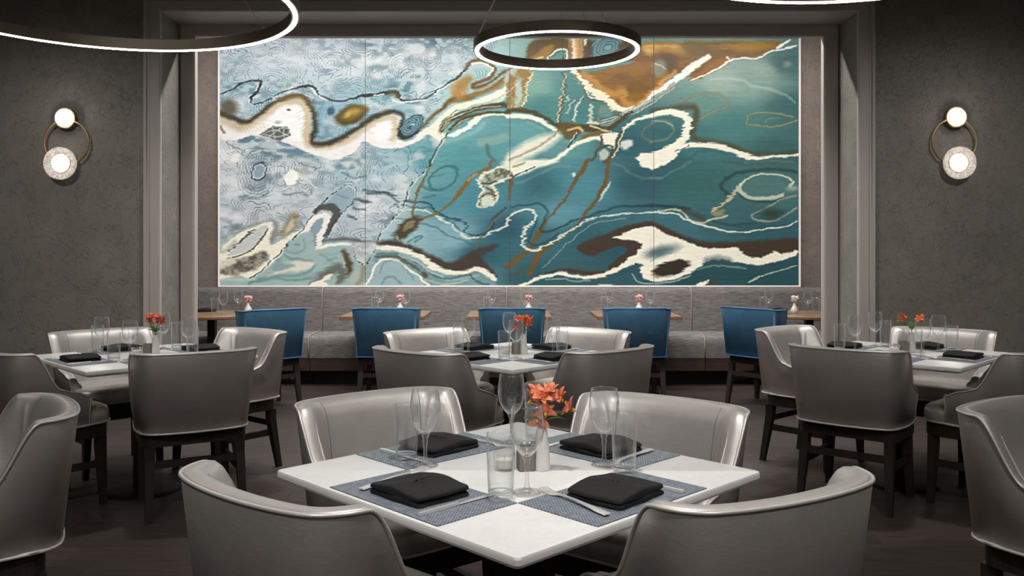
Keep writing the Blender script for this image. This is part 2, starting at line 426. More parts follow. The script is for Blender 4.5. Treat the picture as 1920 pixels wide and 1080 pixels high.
# closing wall behind the inner frame
g = G(); g.add(box(-NX, IX0 - .13, INNER_Y + .001, INNER_Y + .06, 0, NICHE_CEIL)); g.add(box(IX1 + .13, NX, INNER_Y + .001, INNER_Y + .06, 0, NICHE_CEIL)); g.add(box(IX0 - .13, IX1 + .13, INNER_Y + .001, INNER_Y + .06, IZ + .13, NICHE_CEIL))
st(obj('wall_front_inner', mesh('wall_front_inner', g.vf(), 'trim')))
# cove LED strip over the artwork
t = thing('cove_light', (0, 7.85, NICHE_CEIL), 0, 'thin white LED strip in the niche ceiling above the banquette', 'light')
obj('channel', mesh('channel', box(-3.2, 3.2, -.05, .05, -.03, 0), 'bronze'), t)

# ------------------------------------------------------------------ the artwork: an abstract marbled print, computed as vertex colours
AX0, AX1, AY0, AY1 = 412, 1498, 72, 535          # its bounds in the photograph's frame; the print is frontal
AW, AH = AX1 - AX0, AY1 - AY0
ORG = {'A': (400, 65), 'B': (680, 65), 'C': (950, 65), 'D': (1220, 65), 'E': (400, 300), 'F': (680, 300), 'G': (950, 300), 'H': (1220, 300)}
def T(s):
    """'A x,y x,y B x,y' -> points of the print; letters are the 290 x 240 tiles it was sketched in, at 4.5 units per pixel"""
    out = []; o = None
    for w_ in s.split():
        if w_ in ORG: o = ORG[w_]
        else:
            x, y = w_.split(','); out.append((o[0] + float(x) / 4.5 - AX0, o[1] + float(y) / 4.5 - AY0))
    return np.array(out)
_rng = np.random.RandomState(7)
def vnoise(X, Y, sx, sy, seed):
    r = np.random.RandomState(seed).rand(64, 64)
    u, v = X / sx, Y / sy
    i, j = np.floor(u).astype(int), np.floor(v).astype(int); a, b = u - i, v - j
    a = a * a * (3 - 2 * a); b = b * b * (3 - 2 * b)
    q = lambda ii, jj: r[jj % 64, ii % 64]
    return (q(i, j) * (1 - a) + q(i + 1, j) * a) * (1 - b) + (q(i, j + 1) * (1 - a) + q(i + 1, j + 1) * a) * b
def fbm(X, Y, sx, sy, seed, oct=4, gain=.5):
    t = 0; amp = 1; tot = 0
    for k in range(oct):
        t = t + amp * vnoise(X, Y, sx / 2 ** k, sy / 2 ** k, seed + k); tot += amp; amp *= gain
    return t / tot
YY, XX = np.mgrid[0:AH, 0:AW].astype(float)
# jagged sampling coordinates (streaky sideways tears in the paint)
JX = XX + (fbm(XX, YY, 30, 3.2, 11, 3, .7) - .5) * 14; JY = YY + (fbm(XX, YY, 26, 6, 21, 3, .6) - .5) * 5
SX = XX + (fbm(XX, YY, 22, 14, 31, 3) - .5) * 3.5; SY = YY + (fbm(XX, YY, 22, 14, 41, 3) - .5) * 3.5
BG = [(480,110,188,204,214),(600,110,190,205,214),(700,110,188,206,215),(450,190,150,190,200),(560,170,168,196,206),(820,200,175,200,208),(900,110,165,198,205),(800,120,190,206,212),
 (620,215,128,174,190),(650,250,138,178,192),(590,255,130,172,188),(720,195,130,180,192),(830,170,150,192,200),(430,340,186,194,197),(550,330,200,203,203),(560,390,188,194,197),(440,400,184,190,193),
 (640,320,158,184,192),(740,310,146,188,198),(720,380,184,195,199),(700,420,188,194,198),(480,290,166,184,194),(430,290,205,205,202),(660,290,180,196,200),(430,515,158,172,172),(500,520,150,176,178),(600,480,146,172,180),(560,525,150,178,180),
 (880,230,96,156,166),(870,300,76,142,154),(800,300,86,152,162),(830,380,72,134,154),(760,440,140,178,194),(850,445,122,164,182),(900,370,62,124,146),(900,475,38,84,104),(940,430,38,84,104),(950,330,60,118,136),
 (1000,160,118,162,156),(1020,200,66,126,132),(970,250,92,152,162),(940,280,84,146,158),(1060,270,90,142,150),(1090,340,66,128,148),(1050,400,80,136,156),(1010,345,46,96,112),(1200,340,42,84,98),(1160,480,38,80,96),(1000,450,48,98,114),(1100,440,42,88,102),
 (1060,160,70,128,134),(1100,200,62,118,124),(1300,340,50,96,98),(1250,300,48,90,100),(1180,270,46,88,104),(1350,150,150,170,164),(1430,130,142,164,160),(1400,160,124,154,150),(1320,190,92,134,132),(1380,230,66,120,124),(1465,120,62,98,104),(1480,200,58,100,106),(1300,270,60,112,122),
 (1240,250,50,98,108),(1450,290,54,94,98),(1440,340,70,110,112),(1340,420,54,96,106),(1420,440,46,88,100),(1270,425,58,102,118),(1450,515,40,76,88),(1300,520,38,74,84),(1380,510,40,76,86),(1100,525,50,84,92),(1000,515,44,86,98),(720,510,136,164,176),(760,500,140,166,180),(860,520,110,146,158),(650,500,140,165,172)]
num = np.zeros((AH, AW, 3)); den = np.zeros((AH, AW))
for px, py, r, g_, b in BG:
    d2 = (SX + (fbm(XX, YY, 90, 50, 51, 2) - .5) * 20 - (px - AX0)) ** 2 + (1.6 * (SY - (py - AY0))) ** 2
    wgt = 1 / (d2 + 300) ** 1.7; den += wgt; num += wgt[..., None] * np.array([r, g_, b], float)
IMG = num / den[..., None]  # brightness falloff toward the corners is put into these field tones
IMG *= (0.95 + 0.10 * fbm(XX, YY, 60, 3, 61, 3))[..., None]
def blend(mask, col, sl):
    m = mask[..., None]; IMG[sl] = IMG[sl] * (1 - m) + np.asarray(col, float) * m
def bbox(P, pad):
    x0, x1 = int(max(0, P[:, 0].min() - pad)), int(min(AW, P[:, 0].max() + pad)); y0, y1 = int(max(0, P[:, 1].min() - pad)), int(min(AH, P[:, 1].max() + pad))
    return slice(y0, max(y1, y0 + 1)), slice(x0, max(x1, x0 + 1))
def grid(sl, jag):
    if jag == 2: return JX[sl], JY[sl]
    if jag == 1: return SX[sl], SY[sl]
    return XX[sl], YY[sl]
def spline(P, n=6, closed=False):
    return np.array([tuple(q)[:2] for q in smooth_path([(p[0], p[1], 0) for p in P], n, closed)])
def stroke(s, w, col, soft=1.2, a=1.0, jag=1, dash=0.0):
    """w in sketch units: one number or a list along the stroke"""
    P = spline(T(s)); k = len(P)
    ws = np.interp(np.linspace(0, 1, k), np.linspace(0, 1, len(w)), w) / 9.0 if isinstance(w, (list, tuple)) else np.full(k, w / 9.0)
    sl = bbox(P, ws.max() + soft * 2 + 8); gx, gy = grid(sl, jag)
    best = np.full(gx.shape, 1e9)
    for i in range(k - 1):
        ax, ay = P[i]; dx, dy = P[i + 1] - P[i]; L = dx * dx + dy * dy + 1e-9
        t = np.clip(((gx - ax) * dx + (gy - ay) * dy) / L, 0, 1)
        d = np.hypot(gx - ax - t * dx, gy - ay - t * dy) - (ws[i] + t * (ws[i + 1] - ws[i]))
        np.minimum(best, d, out=best)
    m = np.clip(0.5 - best / (2 * soft), 0, 1) * a
    if dash: m = m * np.clip((vnoise(XX[sl], YY[sl], 5, 5, 77) - dash) * 6, 0, 1)
    blend(m, col, sl)
def inside(P, gx, gy):
    c = np.zeros(gx.shape, bool); n = len(P)
    for i in range(n):
        x1, y1 = P[i]; x2, y2 = P[(i + 1) % n]
        if y1 == y2: continue
        c ^= ((y1 > gy) != (y2 > gy)) & (gx < (x2 - x1) * (gy - y1) / (y2 - y1) + x1)
    return c
def blur(m, r):
    if r < 1: return m
    k = int(r)
    for ax in (0, 1):
        p = np.pad(m, [(k + 1, k) if i == ax else (0, 0) for i in (0, 1)], mode='edge').cumsum(ax)
        m = (np.take(p, range(2 * k + 1, p.shape[ax]), ax) - np.take(p, range(0, p.shape[ax] - 2 * k - 1), ax)) / (2 * k + 1)
    return m
def poly(s, col, soft=1, a=1.0, jag=1, sm=True, tex=None):
    P = T(s); P = spline(P, 5, True) if sm else P
    sl = bbox(P, 14); gx, gy = grid(sl, jag)
    m = blur(inside(P, gx, gy).astype(float), soft) * a
    if tex is None: blend(m, col, sl)
    else:
        c2, sx, sy, seed = tex
        q = np.clip((fbm(XX[sl], YY[sl], sx, sy, seed, 4, .6) - .38) * 4, 0, 1)[..., None]
        c = np.asarray(col, float) * (1 - q) + np.asarray(c2, float) * q
        IMG[sl] = IMG[sl] * (1 - m[..., None]) + c * m[..., None]
def oval(s, rx, ry, ang, col, soft=1, a=1.0, jag=1, ring=None):
    cx, cy = T(s)[0]; rx /= 4.5; ry /= 4.5; r = max(rx, ry) + 12
    sl = bbox(np.array([(cx - r, cy - r), (cx + r, cy + r)]), 0); gx, gy = grid(sl, jag)
    t = math.radians(ang); u = ((gx - cx) * math.cos(t) + (gy - cy) * math.sin(t)) / rx; v = (-(gx - cx) * math.sin(t) + (gy - cy) * math.cos(t)) / ry
    d = (np.hypot(u, v) - 1) * min(rx, ry)
    if ring: d = np.abs(d) - ring / 9.0
    blend(np.clip(.5 - d / (2 * soft), 0, 1) * a, col, sl)
DK, OL, BR, GO, TAN, CR, WH, NAV = (58, 52, 40), (112, 88, 38), (104, 76, 34), (172, 122, 44), (208, 178, 128), (234, 226, 214), (238, 236, 232), (32, 62, 74)
DBR = (66, 53, 46)
# contour-line (wood-grain) zones on the left side
LEFTZ = T('A 0,0 B 0,0 1180,0 1050,180 900,250 720,430 560,700 470,850 700,860 620,1000 F 580,0 400,230 340,400 130,640 100,760 0,900 E 1200,800 1150,700 930,690 700,600 490,700 480,520 300,560 0,740')
zm = blur(inside(LEFTZ, SX, SY).astype(float), 3)
phi = fbm(XX + 30 * fbm(XX, YY, 60, 45, 91, 2), YY + 26 * fbm(XX, YY, 55, 40, 95, 2), 120, 84, 81, 3, .42)
KL = 58.0
fr = phi * KL; lw = np.abs(fr - np.round(fr)); gm = np.hypot(*np.gradient(phi * KL)) + 1e-4
dpx = lw / gm
brk = np.clip((vnoise(XX, YY, 10, 6, 99) - .25) * 3, 0, 1) * (0.35 + 0.9 * vnoise(XX, YY, 70, 50, 97))
IMG[:] = IMG * (1 - (np.clip(1.35 - dpx, 0, 1) * brk * .68 * zm)[..., None]) + np.array((52, 92, 106.)) * (np.clip(1.35 - dpx, 0, 1) * brk * .68 * zm)[..., None]
hi = np.clip((fbm(XX, YY, 34, 22, 131, 3) - .52) * 5, 0, 1) * zm * .6
IMG[:] = IMG * (1 - hi[..., None]) + np.array((222, 222, 222.)) * hi[..., None]
bl = np.clip((fbm(XX, YY, 40, 20, 141, 3) - .55) * 5, 0, 1) * zm * .18
IMG[:] = IMG * (1 - bl[..., None]) + np.array((112, 164, 180.)) * bl[..., None]
# faint veils in the teal field
for s, wd, cl, al in (('B 700,900 850,860 950,810 1020,740', 40, (140,190,196), .5), ('B 1000,910 1100,890 1200,860', 70, (150,170,165), .5), ('B 1050,930 1060,1000 1110,1060', 30, (70,90,84), .6),
        ('C 0,960 100,940 200,880 330,820', 10, (150,180,184), .4), ('C 180,740 300,800 330,840', 12, (150,175,178), .5), ('G 60,190 150,180 300,100 420,50 520,60', 8, (150,170,165), .4), ('G 200,290 270,220 300,170', 16, (50,86,96), .5),
        ('H 0,150 80,150 150,110 250,60 330,10', 8, (130,150,145), .5), ('G 900,20 980,60 1060,120 1170,150 1300,150', 10, (120,140,135), .5), ('D 500,380 650,370 780,385 850,430 1000,455 1120,500 1220,570', [6,12,16,14,10], (184,196,190), .6),
        ('H 600,10 750,30 850,40', 12, (46,78,82), .5), ('D 290,1060 400,990 520,970 620,1000', 16, (48,86,94), .6), ('D 800,1070 1000,1062 1200,1072', 10, (120,140,136), .5)):
    stroke(s, wd, cl, 3, al)
# --- cream ribbon across the left half
poly('A 60,700 200,790 320,745 430,660 560,575 690,545 770,580 815,700 800,820 800,910 850,950 950,930 1080,890 1200,820 B 0,780 100,715 200,680 300,690 300,790 280,850 340,900 420,880 520,800 640,700 740,620 860,565 1000,540 1150,470 1290,380 1300,440 1150,560 960,600 800,650 720,720 650,800 700,840 660,890 560,840 450,910 330,950 200,960 100,940 0,900 A 1200,980 1100,1030 1000,1050 850,1010 700,950 600,905 450,870 300,850 180,890 60,870', CR, 1, 1, 1)
stroke('A 60,705 200,775 320,740 430,665 560,585 690,555 765,595 800,690 790,800 790,900', 70, TAN, 4, .85)
stroke('A 800,925 950,945 1100,900 1200,850 B 0,800 100,735 200,700 270,710 270,800 255,880', 48, TAN, 4, .8)
stroke('A 860,960 1000,930 1130,880', 14, (200,160,110), 2, .6)
poly('A 560,620 680,590 740,640 750,800 720,900 640,880 600,780 450,760', WH, 3, .9)
poly('B 90,800 200,730 240,790 200,880 120,900', WH, 3, .9)
for k in range(9):
    stroke('A %d,740 %d,820' % (180 + k * 28, 210 + k * 30), 3, (170,140,96), .8, .5)
    stroke('A %d,%d %d,%d' % (770 + k * 4, 620 + k * 30, 700 + k * 8, 660 + k * 32), 3, (168,140,90), .8, .45)
# dark olive edge of the ribbon
stroke('A 60,660 150,690 240,730 310,722 400,660 500,580 600,535 700,505 765,530 820,600 848,680 856,760 832,850 820,895 860,922 950,915 1050,880 1150,830 1230,780 B 0,748 80,702 180,660 270,650 330,672 340,720 310,790 300,830', [60,46,34,30,28,34,40,46,40,44,38,30,34], DK, 3, .92)
stroke('A 560,550 640,525 720,515 780,550 830,620', 32, OL, 4, .9)
stroke('A 840,560 860,640 880,740 850,850', 18, (40,44,44), 5, .5)
oval('A 130,610', 80, 62, 20, (90, 80, 62), 6, .9)
stroke('B 300,830 340,868 400,858 470,810', [34,30,22,20], DK, 1.5)
stroke('B 340,845 380,840 420,822', 10, WH, 1)
stroke('B 470,805 560,715 650,635 720,570 800,535 900,520 1000,485 1100,435 1200,375 1305,310', [18,24,36,56,40,40,40,38], BR, 3)
stroke('B 720,580 850,530 1000,492 1130,430 1290,330', [10,22,26,30], GO, 3, .75)
stroke('B 480,850 600,760 700,680 830,600 960,560 1120,500 1290,400', [40,30,24,22,30,34], CR, 2)
# diamond net, eyes
poly('A 390,845 500,768 625,775 662,850 560,893 460,868', (74,84,78), 1, .9, 1, False)
for s in ('A 420,845 520,800 640,860', 'A 470,870 560,790 640,790', 'A 500,780 520,870', 'A 590,780 600,885', 'A 440,850 540,860 650,830'): stroke(s, 7, (205,205,196), .8, .8)
oval('A 545,735', 26, 16, 0, (140,150,160), 2, .7); oval('A 636,632', 16, 9, 10, (90,76,56), 1)
oval('A 1160,675', 150, 76, -22, (86,72,34), 3); oval('A 1175,660', 105, 45, -22, (138,110,42), 4); oval('A 1140,672', 36, 18, -40, (206,176,90), 2, .8); oval('A 1195,645', 30, 20, -20, (196,164,76), 3, .7)
oval('A 985,640', 36, 34, 0, (52,82,96), 2.5, .9)
oval('B 410,765', 112, 62, -42, (150,196,206), 1.5)
for r in (1.0, .8, .58, .36): oval('B 410,765', 112 * r, 62 * r, -42, (30,62,72), .8, .85, 1, 9)
oval('B 405,775', 20, 14, -42, (40,80,92), 1.5)
# --- dark meander above the ribbon
stroke('A 60,497 150,460 230,415 300,395 360,385 398,392 390,430 360,480 330,520 310,555 322,580 370,578 440,555 520,515 600,475 700,445 770,435 830,437 870,465 890,500 930,530 1000,552 1070,558 1150,540 1230,520 1265,515 B 0,515 100,505 200,488 280,485 310,525 340,545 420,550 520,545 600,490 700,420 800,360 860,290', [10,14,16,24,26,12,10,10,22,16,14,12,24,30,22,16,12,14,22], (46,44,38), 1)
stroke('B 220,485 270,490 300,520', 38, (84,66,34), 2.5, .9)
for s in ('A 378,420 366,452 352,470', 'A 300,548 304,572 330,588', 'A 822,450 862,490 900,525 940,545', 'B 90,512 170,502', 'B 240,540 290,560 420,563 530,552', 'B 600,508 660,458 730,415', 'A 500,528 540,512'): stroke(s, 9, CR, .9)
# --- brown hook and gold patch
poly('B 740,440 830,365 905,335 925,375 880,440 865,500 800,540 745,500', (160,122,62), 4, .95, 1, True, ((196,140,70), 20, 26, 17))
stroke('B 860,290 900,240 1000,218 1080,250 1112,290 1080,350 1000,392 930,430 945,456 1030,430 1120,370 1200,310 1250,285', [24,36,30,26,30,36,40,30,24,26], (112,76,34), 2)
stroke('B 920,250 1000,236 1065,262 1088,298 1050,345', 15, CR, 1)
for k in range(4): stroke('B %d,%d %d,%d %d,%d' % (930 + k * 30, 290 - k * 4, 960 + k * 26, 320, 950 + k * 20, 375 - k * 6), 4, (70,110,120), .8, .7)
stroke('B 900,470 1000,460 1080,420 1180,350', 16, (180,200,200), 2, .7)
# --- dark feathers and the white crest
stroke('B 640,830 700,745 800,685 900,640 1050,608 1180,588 1290,600', [30,50,44,40,44,50], (66,64,50), 2.5)
stroke('B 740,800 850,712 950,680 1100,655 1240,665', [30,44,28,26], (84,74,50), 2)
poly('C 0,300 215,308 160,450 130,600 60,640 0,620', (176,190,184), 2, .95, 1, True, ((150,112,50), 14, 30, 5))
for s, c in (('B 690,760 800,680 950,625 1150,600', (196,180,130)), ('B 660,800 720,720 850,660', (214,206,186)), ('B 760,790 860,720 960,690 1080,668', (206,196,160)), ('B 700,830 690,780 730,740', (200,180,120)), ('B 800,640 920,600 1080,560 1250,470', (120,160,160)), ('B 900,620 1060,575 1250,510', (150,180,178)), ('B 640,770 700,700 800,630', (60,96,104)), ('B 1150,540 1230,480 1300,420', (196,206,200))): stroke(s, 7, c, .9, .85)
poly('B 720,850 850,780 930,705 1010,690 960,740 880,810 760,868', WH, 1, 1, 2)
stroke('B 940,705 1050,682 1150,674 1290,690', [22,12,16], CR, 1.2)
poly('B 545,815 620,815 690,850 670,900 610,880', CR, 2, .95, 2)
stroke('B 560,1075 615,985 655,905 720,830', 9, (62,70,64), .9); stroke('B 585,1070 630,990 672,905', 7, (206,196,170), .9, .8)
stroke('F 585,0 520,90 440,160 390,230 362,320 340,400 250,500 150,610 110,700 90,770 40,850 0,890', 12, (36,42,44), .8, 1, 1, .32)
stroke('F 597,0 535,90 452,165 402,235 375,322 352,400 262,505 162,612', 7, (200,210,205), .9, .9)
# --- behind the ring: arch, tan columns, blue agate
poly('C 200,60 520,40 540,230 200,235', (96,72,34), 3)
poly('C 180,225 280,130 380,80 400,110 330,215 250,245', (156,112,40), 3, .95); stroke('C 240,205 300,190', 16, (236,206,130), 2)
poly('C 325,235 380,160 450,112 505,130 515,240', (88,132,126), 1); stroke('C 345,205 380,160 450,118 500,130 512,200', 13, CR, 1); stroke('C 360,190 440,150 490,146', 6, (60,60,48), .8)
poly('C 525,30 650,30 640,240 535,240', (196,160,110), 3, 1, 0, False); stroke('C 560,40 565,140 570,240', 26, (240,222,200), 3); stroke('C 620,40 615,140 605,240', 16, (176,112,44), 3); stroke('C 545,60 540,240', 12, (132,80,30), 3)
poly('C 645,40 745,50 735,230 640,240', (78,58,30), 3, 1, 0, False); stroke('C 665,40 668,80', 20, WH, 2)
poly('C 745,50 980,50 940,110 850,170 740,215', (106,150,162), 1.5)
for r in (1, .78, .56, .34): oval('C 850,105', 130 * r, 80 * r, -20, (36,72,84), 1, .75, 1, 9)
poly('C 960,60 1110,40 1110,200 900,225 800,235 860,180 940,130', (82,58,26), 3)
# --- the big brown mass with its torn white and orange fringe
poly('C 560,300 700,320 850,280 1040,240 1110,150 1150,60 1305,60 D 560,60 1110,62 1010,130 900,186 780,197 660,215 580,280 470,335 380,375 300,330 200,330 100,420 0,500 C 1170,560 1080,600 1000,620 900,580 800,500 700,420', (116,76,28), 2, 1, 2, True, ((138,92,30), 60, 12, 71))
poly('C 1120,100 1180,70 1290,70 D 250,70 300,150 220,160 100,130 0,160 C 1200,170', (188,138,62), 5, .85, 1, True, ((222,178,104), 40, 14, 73))
poly('D 300,60 1050,62 960,120 820,150 600,140 450,180 330,150', (160,120,42), 6, .9, 1, True, ((112,88,50), 90, 16, 75))
stroke('D 460,190 600,170 760,170 900,160', 40, (126,78,24), 6, .8)
oval('D 150,230', 85, 62, 30, (84,62,32), 5, .9); oval('D 75,280', 60, 70, 10, (128,132,126), 4, .8); stroke('D 40,240 90,260 130,290', 8, (210,214,210), 1, .8); oval('D 340,100', 70, 40, 0, (112,98,72), 8, .7)
stroke('C 640,330 740,400 800,460 890,500 970,480 990,560 1050,600', 62, (190,134,60), 4, .85, 2)
stroke('C 560,310 640,400 720,470 820,530 900,600 980,630 1060,610', [34,56,64,70,60,46,26], (232,218,196), 1.4, 1, 2)
stroke('C 1060,600 1150,545 1240,470 1305,420 D 90,400 200,310', [14,30,40,40,26], (206,140,66), 3, .9, 2)
stroke('C 980,650 1080,615 1170,560 1250,490 D 60,490 180,400 300,310 400,240 490,185', [20,26,30,40,52,60,44], WH, 1.6, 1, 1)
stroke('D 330,380 430,320 520,260 600,230 680,190', [14,44,56,30], (160,96,32), 4, .85, 2)
for k, (c, o) in enumerate(((DK, 0), ((200,206,200), 14), ((80,84,76), 26), ((214,216,210), 38), (DK, 50), ((180,190,186), 62), ((96,104,98), 74), ((210,212,206), 86))):
    stroke('C %d,%d %d,%d %d,%d 1240,%d D 60,%d 200,%d' % (720 + o, 730 + o * .55, 880 + o * .6, 690 + o * .5, 1060 + o * .3, 615 + o * .5, 520 + o * .6, 500 + o * .45, 400 + o * .5), 6, c, .9, .85)
stroke('D 330,385 470,330 580,275 650,222 780,196 900,200 1000,142 1100,118 1230,96', [8,12,16,10,12,12,14], WH, 1)
stroke('D 1060,105 1110,80 1160,45', 22, WH, 1.5); stroke('D 640,185 660,200', 16, CR, 1.2)
# --- ladder under the ring
stroke('C 480,315 490,420 470,540 450,640 440,750', 26, (86,82,60), 2, 1, 2); stroke('C 492,330 478,420 462,540 440,640 432,740', 9, (216,206,180), .9, .9, 2)
stroke('C 570,340 640,430 680,530 820,570 880,650 960,690', 18, (96,86,60), 1.5, .9, 2); stroke('C 580,330 655,430 690,520 820,555 890,640', 10, CR, .9, .9, 2)
for s, wd, c in (('C 600,570 580,640 560,720', 18, (206,210,200)), ('C 715,600 710,670 700,730', 26, (196,196,182)), ('C 800,600 785,680 770,745', 20, (132,116,84)), ('C 555,555 530,600 512,660', 10, (196,206,200)), ('C 520,520 500,560', 12, (200,200,186)), ('C 640,520 600,560', 8, (200,206,200)), ('C 690,740 750,750', 30, (206,204,190))): stroke(s, wd, c, 1.4, .9, 2)
oval('C 840,650', 60, 50, 0, (120,150,150), 3, .5)
stroke('C 210,318 172,420 165,520 138,600', 15, (220,206,176), 1.2, 1, 2); stroke('C 150,420 140,520 110,600', 24, (140,112,50), 3, .7, 2)
stroke('C 0,640 100,635 220,655 350,712 430,765 560,775 700,790 850,790 950,730 1060,650', [40,40,34,30,34,44,60,50,40,24], (74,66,44), 2)
poly('C 440,745 560,740 640,790 600,850 500,880 430,820', (96,80,44), 2, .9); stroke('C 520,800 600,780 640,810', 18, (206,168,110), 1.5); stroke('C 640,870 740,840 830,800', 34, (120,92,36), 2.5)
stroke('C 700,770 800,800 880,815', 9, (220,206,170), 1)
stroke('C 0,690 150,690 270,720 390,790 420,800', [34,40,36,26,16], CR, 1.3)
stroke('C 430,850 300,910 180,970 60,1040 G 0,60', [60,120,130,110,100], (226,222,212), 6, .95); stroke('C 420,830 300,920 150,1000 20,1060', 12, (120,100,60), 2, .7)
stroke('C 780,870 660,890 560,940 440,1030 330,1075', [20,34,26,30,20], CR, 1.6); stroke('C 600,830 560,890 520,950', 14, (70,62,42), 1.2); stroke('C 590,825 545,890', 6, CR, .8)
poly('C 760,870 820,830 930,830 910,930 880,960 800,900', CR, 1, .95, 2)
stroke('C 970,800 930,880 920,950 880,1020 830,1075', 22, (88,72,40), 1.5); stroke('C 985,800 945,890 932,960 890,1030', 9, (222,212,186), .9)
stroke('C 800,860 800,920 760,980 720,1060', 20, (84,74,48), 1.5); stroke('C 800,960 850,930 890,950 870,1010 820,1060', 13, (70,64,44), 1.2); oval('C 820,1010', 40, 50, 20, (196,200,190), 2, .8)
poly('C 970,900 1050,885 1055,920 1000,970 960,940', (214,216,212), 2, .9, 2)
# --- white loop on the right
stroke('D 0,640 150,622 300,605 375,620 372,700 352,800 365,870 500,898 650,925 800,985 950,1002 1230,985', [26,40,50,56,60,56,44,36,36,40,34,26], (78,74,56), 4, .95)
stroke('C 980,800 1080,725 1180,690 D 20,680 130,652 230,662 300,695 320,740 295,810 275,880 190,950 100,1000 0,1030 C 1130,1020', [14,26,34,46,56,58,60,62,70,80,70,40], (232,226,216), 1.5, 1, 2)
poly('C 1100,1020 1200,1000 D 60,990 170,960 260,930 230,1000 180,1060 H 60,60 20,82 G 1240,78 1140,55 1120,10', (230,224,214), 1, 1, 2)
stroke('D 190,990 300,935 420,928 550,938 650,962 760,1010 880,1040 1000,1032 1230,1010', [30,40,42,46,44,44,36,24,14], (232,226,216), 1.4, 1, 2)
stroke('D 210,985 290,950 330,925', 7, (90,80,64), 1); oval('D 850,1020', 18, 8, 0, (110,100,84), 1.5)
stroke('D 0,745 100,722 180,760 192,820 130,880 0,905', 18, (118,122,104), 2, .75); stroke('D 0,905 C 1190,890 1140,850 1160,780 1240,745', 16, (112,116,98), 2, .6); stroke('D 20,728 120,735 190,770', 8, (180,186,176), 1, .6)
for s in ('D 250,560 400,500 520,485 600,510 652,580 600,622 500,660 420,705', 'D 800,750 830,682 900,652 1050,662 1200,695', 'D 820,752 950,772 1100,765 1230,720'): stroke(s, 18, (104,112,88), 2, .8); stroke(s, 6, (160,158,130), 1, .7)
stroke('D 960,740 1000,705 1080,700', 12, (130,150,144), 2, .5); oval('D 1150,245', 30, 22, 0, (140,160,162), 4, .7)
# --- right lower part
oval('H 960,220', 205, 100, 2, (74,116,118), 3, .6)
stroke('H 640,290 590,225 620,170 720,112 900,86 1100,80 1225,100', 22, (34,56,58), 3, .8); stroke('H 760,300 880,345 1020,345 1120,310', 22, (42,62,60), 3, .8)
stroke('H 740,240 765,190 880,128 1000,120 1150,140 1192,180 1170,215', [26,12,12,14,26], (190,198,188), 1.2)
stroke('H 735,235 790,290 880,322 1000,320 1110,292', [44,30,30,36], (176,186,176), 1.6); oval('H 1185,235', 46, 26, -10, (150,160,160), 3, .8)
stroke('H 725,250 650,338 600,380 510,432', [20,34,14,20], (190,176,146), 1.5, .95, 2)
stroke('H 640,470 560,490 500,500 430,525 330,505 270,440 180,415 60,430', [14,18,14,18,16,14,12], (190,182,160), 1.2, .95); stroke('H 540,455 600,440', 44, (160,138,96), 3, .8, 2); stroke('H 280,420 350,450 440,490', 40, (62,58,46), 4, .7)
stroke('H 850,465 880,500 1000,520 1100,485 1180,430 1230,400', 15, (158,156,138), 1.6, .9); stroke('H 860,460 950,415 1070,345 1130,320 1230,300', 13, (150,152,136), 1.6, .85); oval('H 1020,450', 90, 45, 0, (44,62,50), 6, .8)
stroke('H 530,520 700,545 880,530', 14, (36,62,68), 3, .7)
stroke('H 0,440 150,445 240,465 300,500 370,530 550,575 650,600 800,605 950,585 1130,555 1230,515', [12,10,12,14,11,10,10,9], (204,212,204), .9)
poly('H 0,520 100,560 200,600 300,640 450,680 650,690 850,680 1235,660 1235,790 1100,810 900,840 800,820 740,760 600,760 480,750 380,730 250,680 100,630 0,580', DBR, 3, 1, 1)
poly('G 590,720 700,668 850,615 1000,555 1200,515 H 60,540 0,570 G 1080,585 1000,630 930,660 1060,670 1145,700 1115,765 1045,835 960,895 860,935 870,885 970,805 1010,745 930,725 800,775 700,805 620,775', DBR, 2, 1, 1)
stroke('G 330,950 450,935 560,935 700,955 860,935', [10,24,34,30,16], (70,54,46), 2)
poly('G 895,657 1000,610 1080,572 1220,553 H 80,600 180,640 280,670 390,730 480,745 620,745 740,738 790,800 850,822 930,825 1060,768 1100,790 1235,758 1235,812 1100,850 920,890 800,875 680,860 600,830 480,850 400,900 340,950 220,1000 100,1022 0,1018 G 1170,1000 1125,940 1150,880 1080,870 950,932 800,988 650,1008 560,992 450,967 330,990 200,1036 120,1060 95,1058 200,1008 330,958 450,938 560,963 650,982 800,952 950,886 1050,808 1120,745 1142,702 1060,675', (230,222,212), 1, 1, 2, False)
oval('H 95,765', 150, 48, -14, (120,136,140), 4, .9); oval('H 70,775', 90, 26, -14, (70,96,104), 3, .8)
stroke('H 0,850 80,800 180,790', 10, (80,104,112), 2, .6)
oval('H 170,912', 162, 62, -16, (54,47,40), 2, 1, 2)
stroke('G 1060,960 1100,1020 1180,1045 H 60,1040 200,1020 330,970', 9, (176,186,184), 1.2, .85)
stroke('H 420,910 560,890 700,900 800,912', [8,12,8], (150,164,160), 1.5, .7); stroke('H 470,850 560,830 660,850', 40, (54,80,88), 5, .7); stroke('H 400,960 560,920 700,925', 14, (46,74,84), 3, .7)
stroke('H 830,1030 950,970 1100,920 1230,890', [14,8,7], (186,196,188), 1, .9); poly('H 350,1060 400,1035 490,1010 470,1040 440,1062', CR, 1); stroke('H 480,1040 560,1030', 24, (76,64,50), 3, .8)
poly('G 740,1056 800,1046 880,1048 920,1060', CR, 1); stroke('G 330,1010 480,1000 560,1020 700,1018', 9, (176,190,186), 1.2, .7)
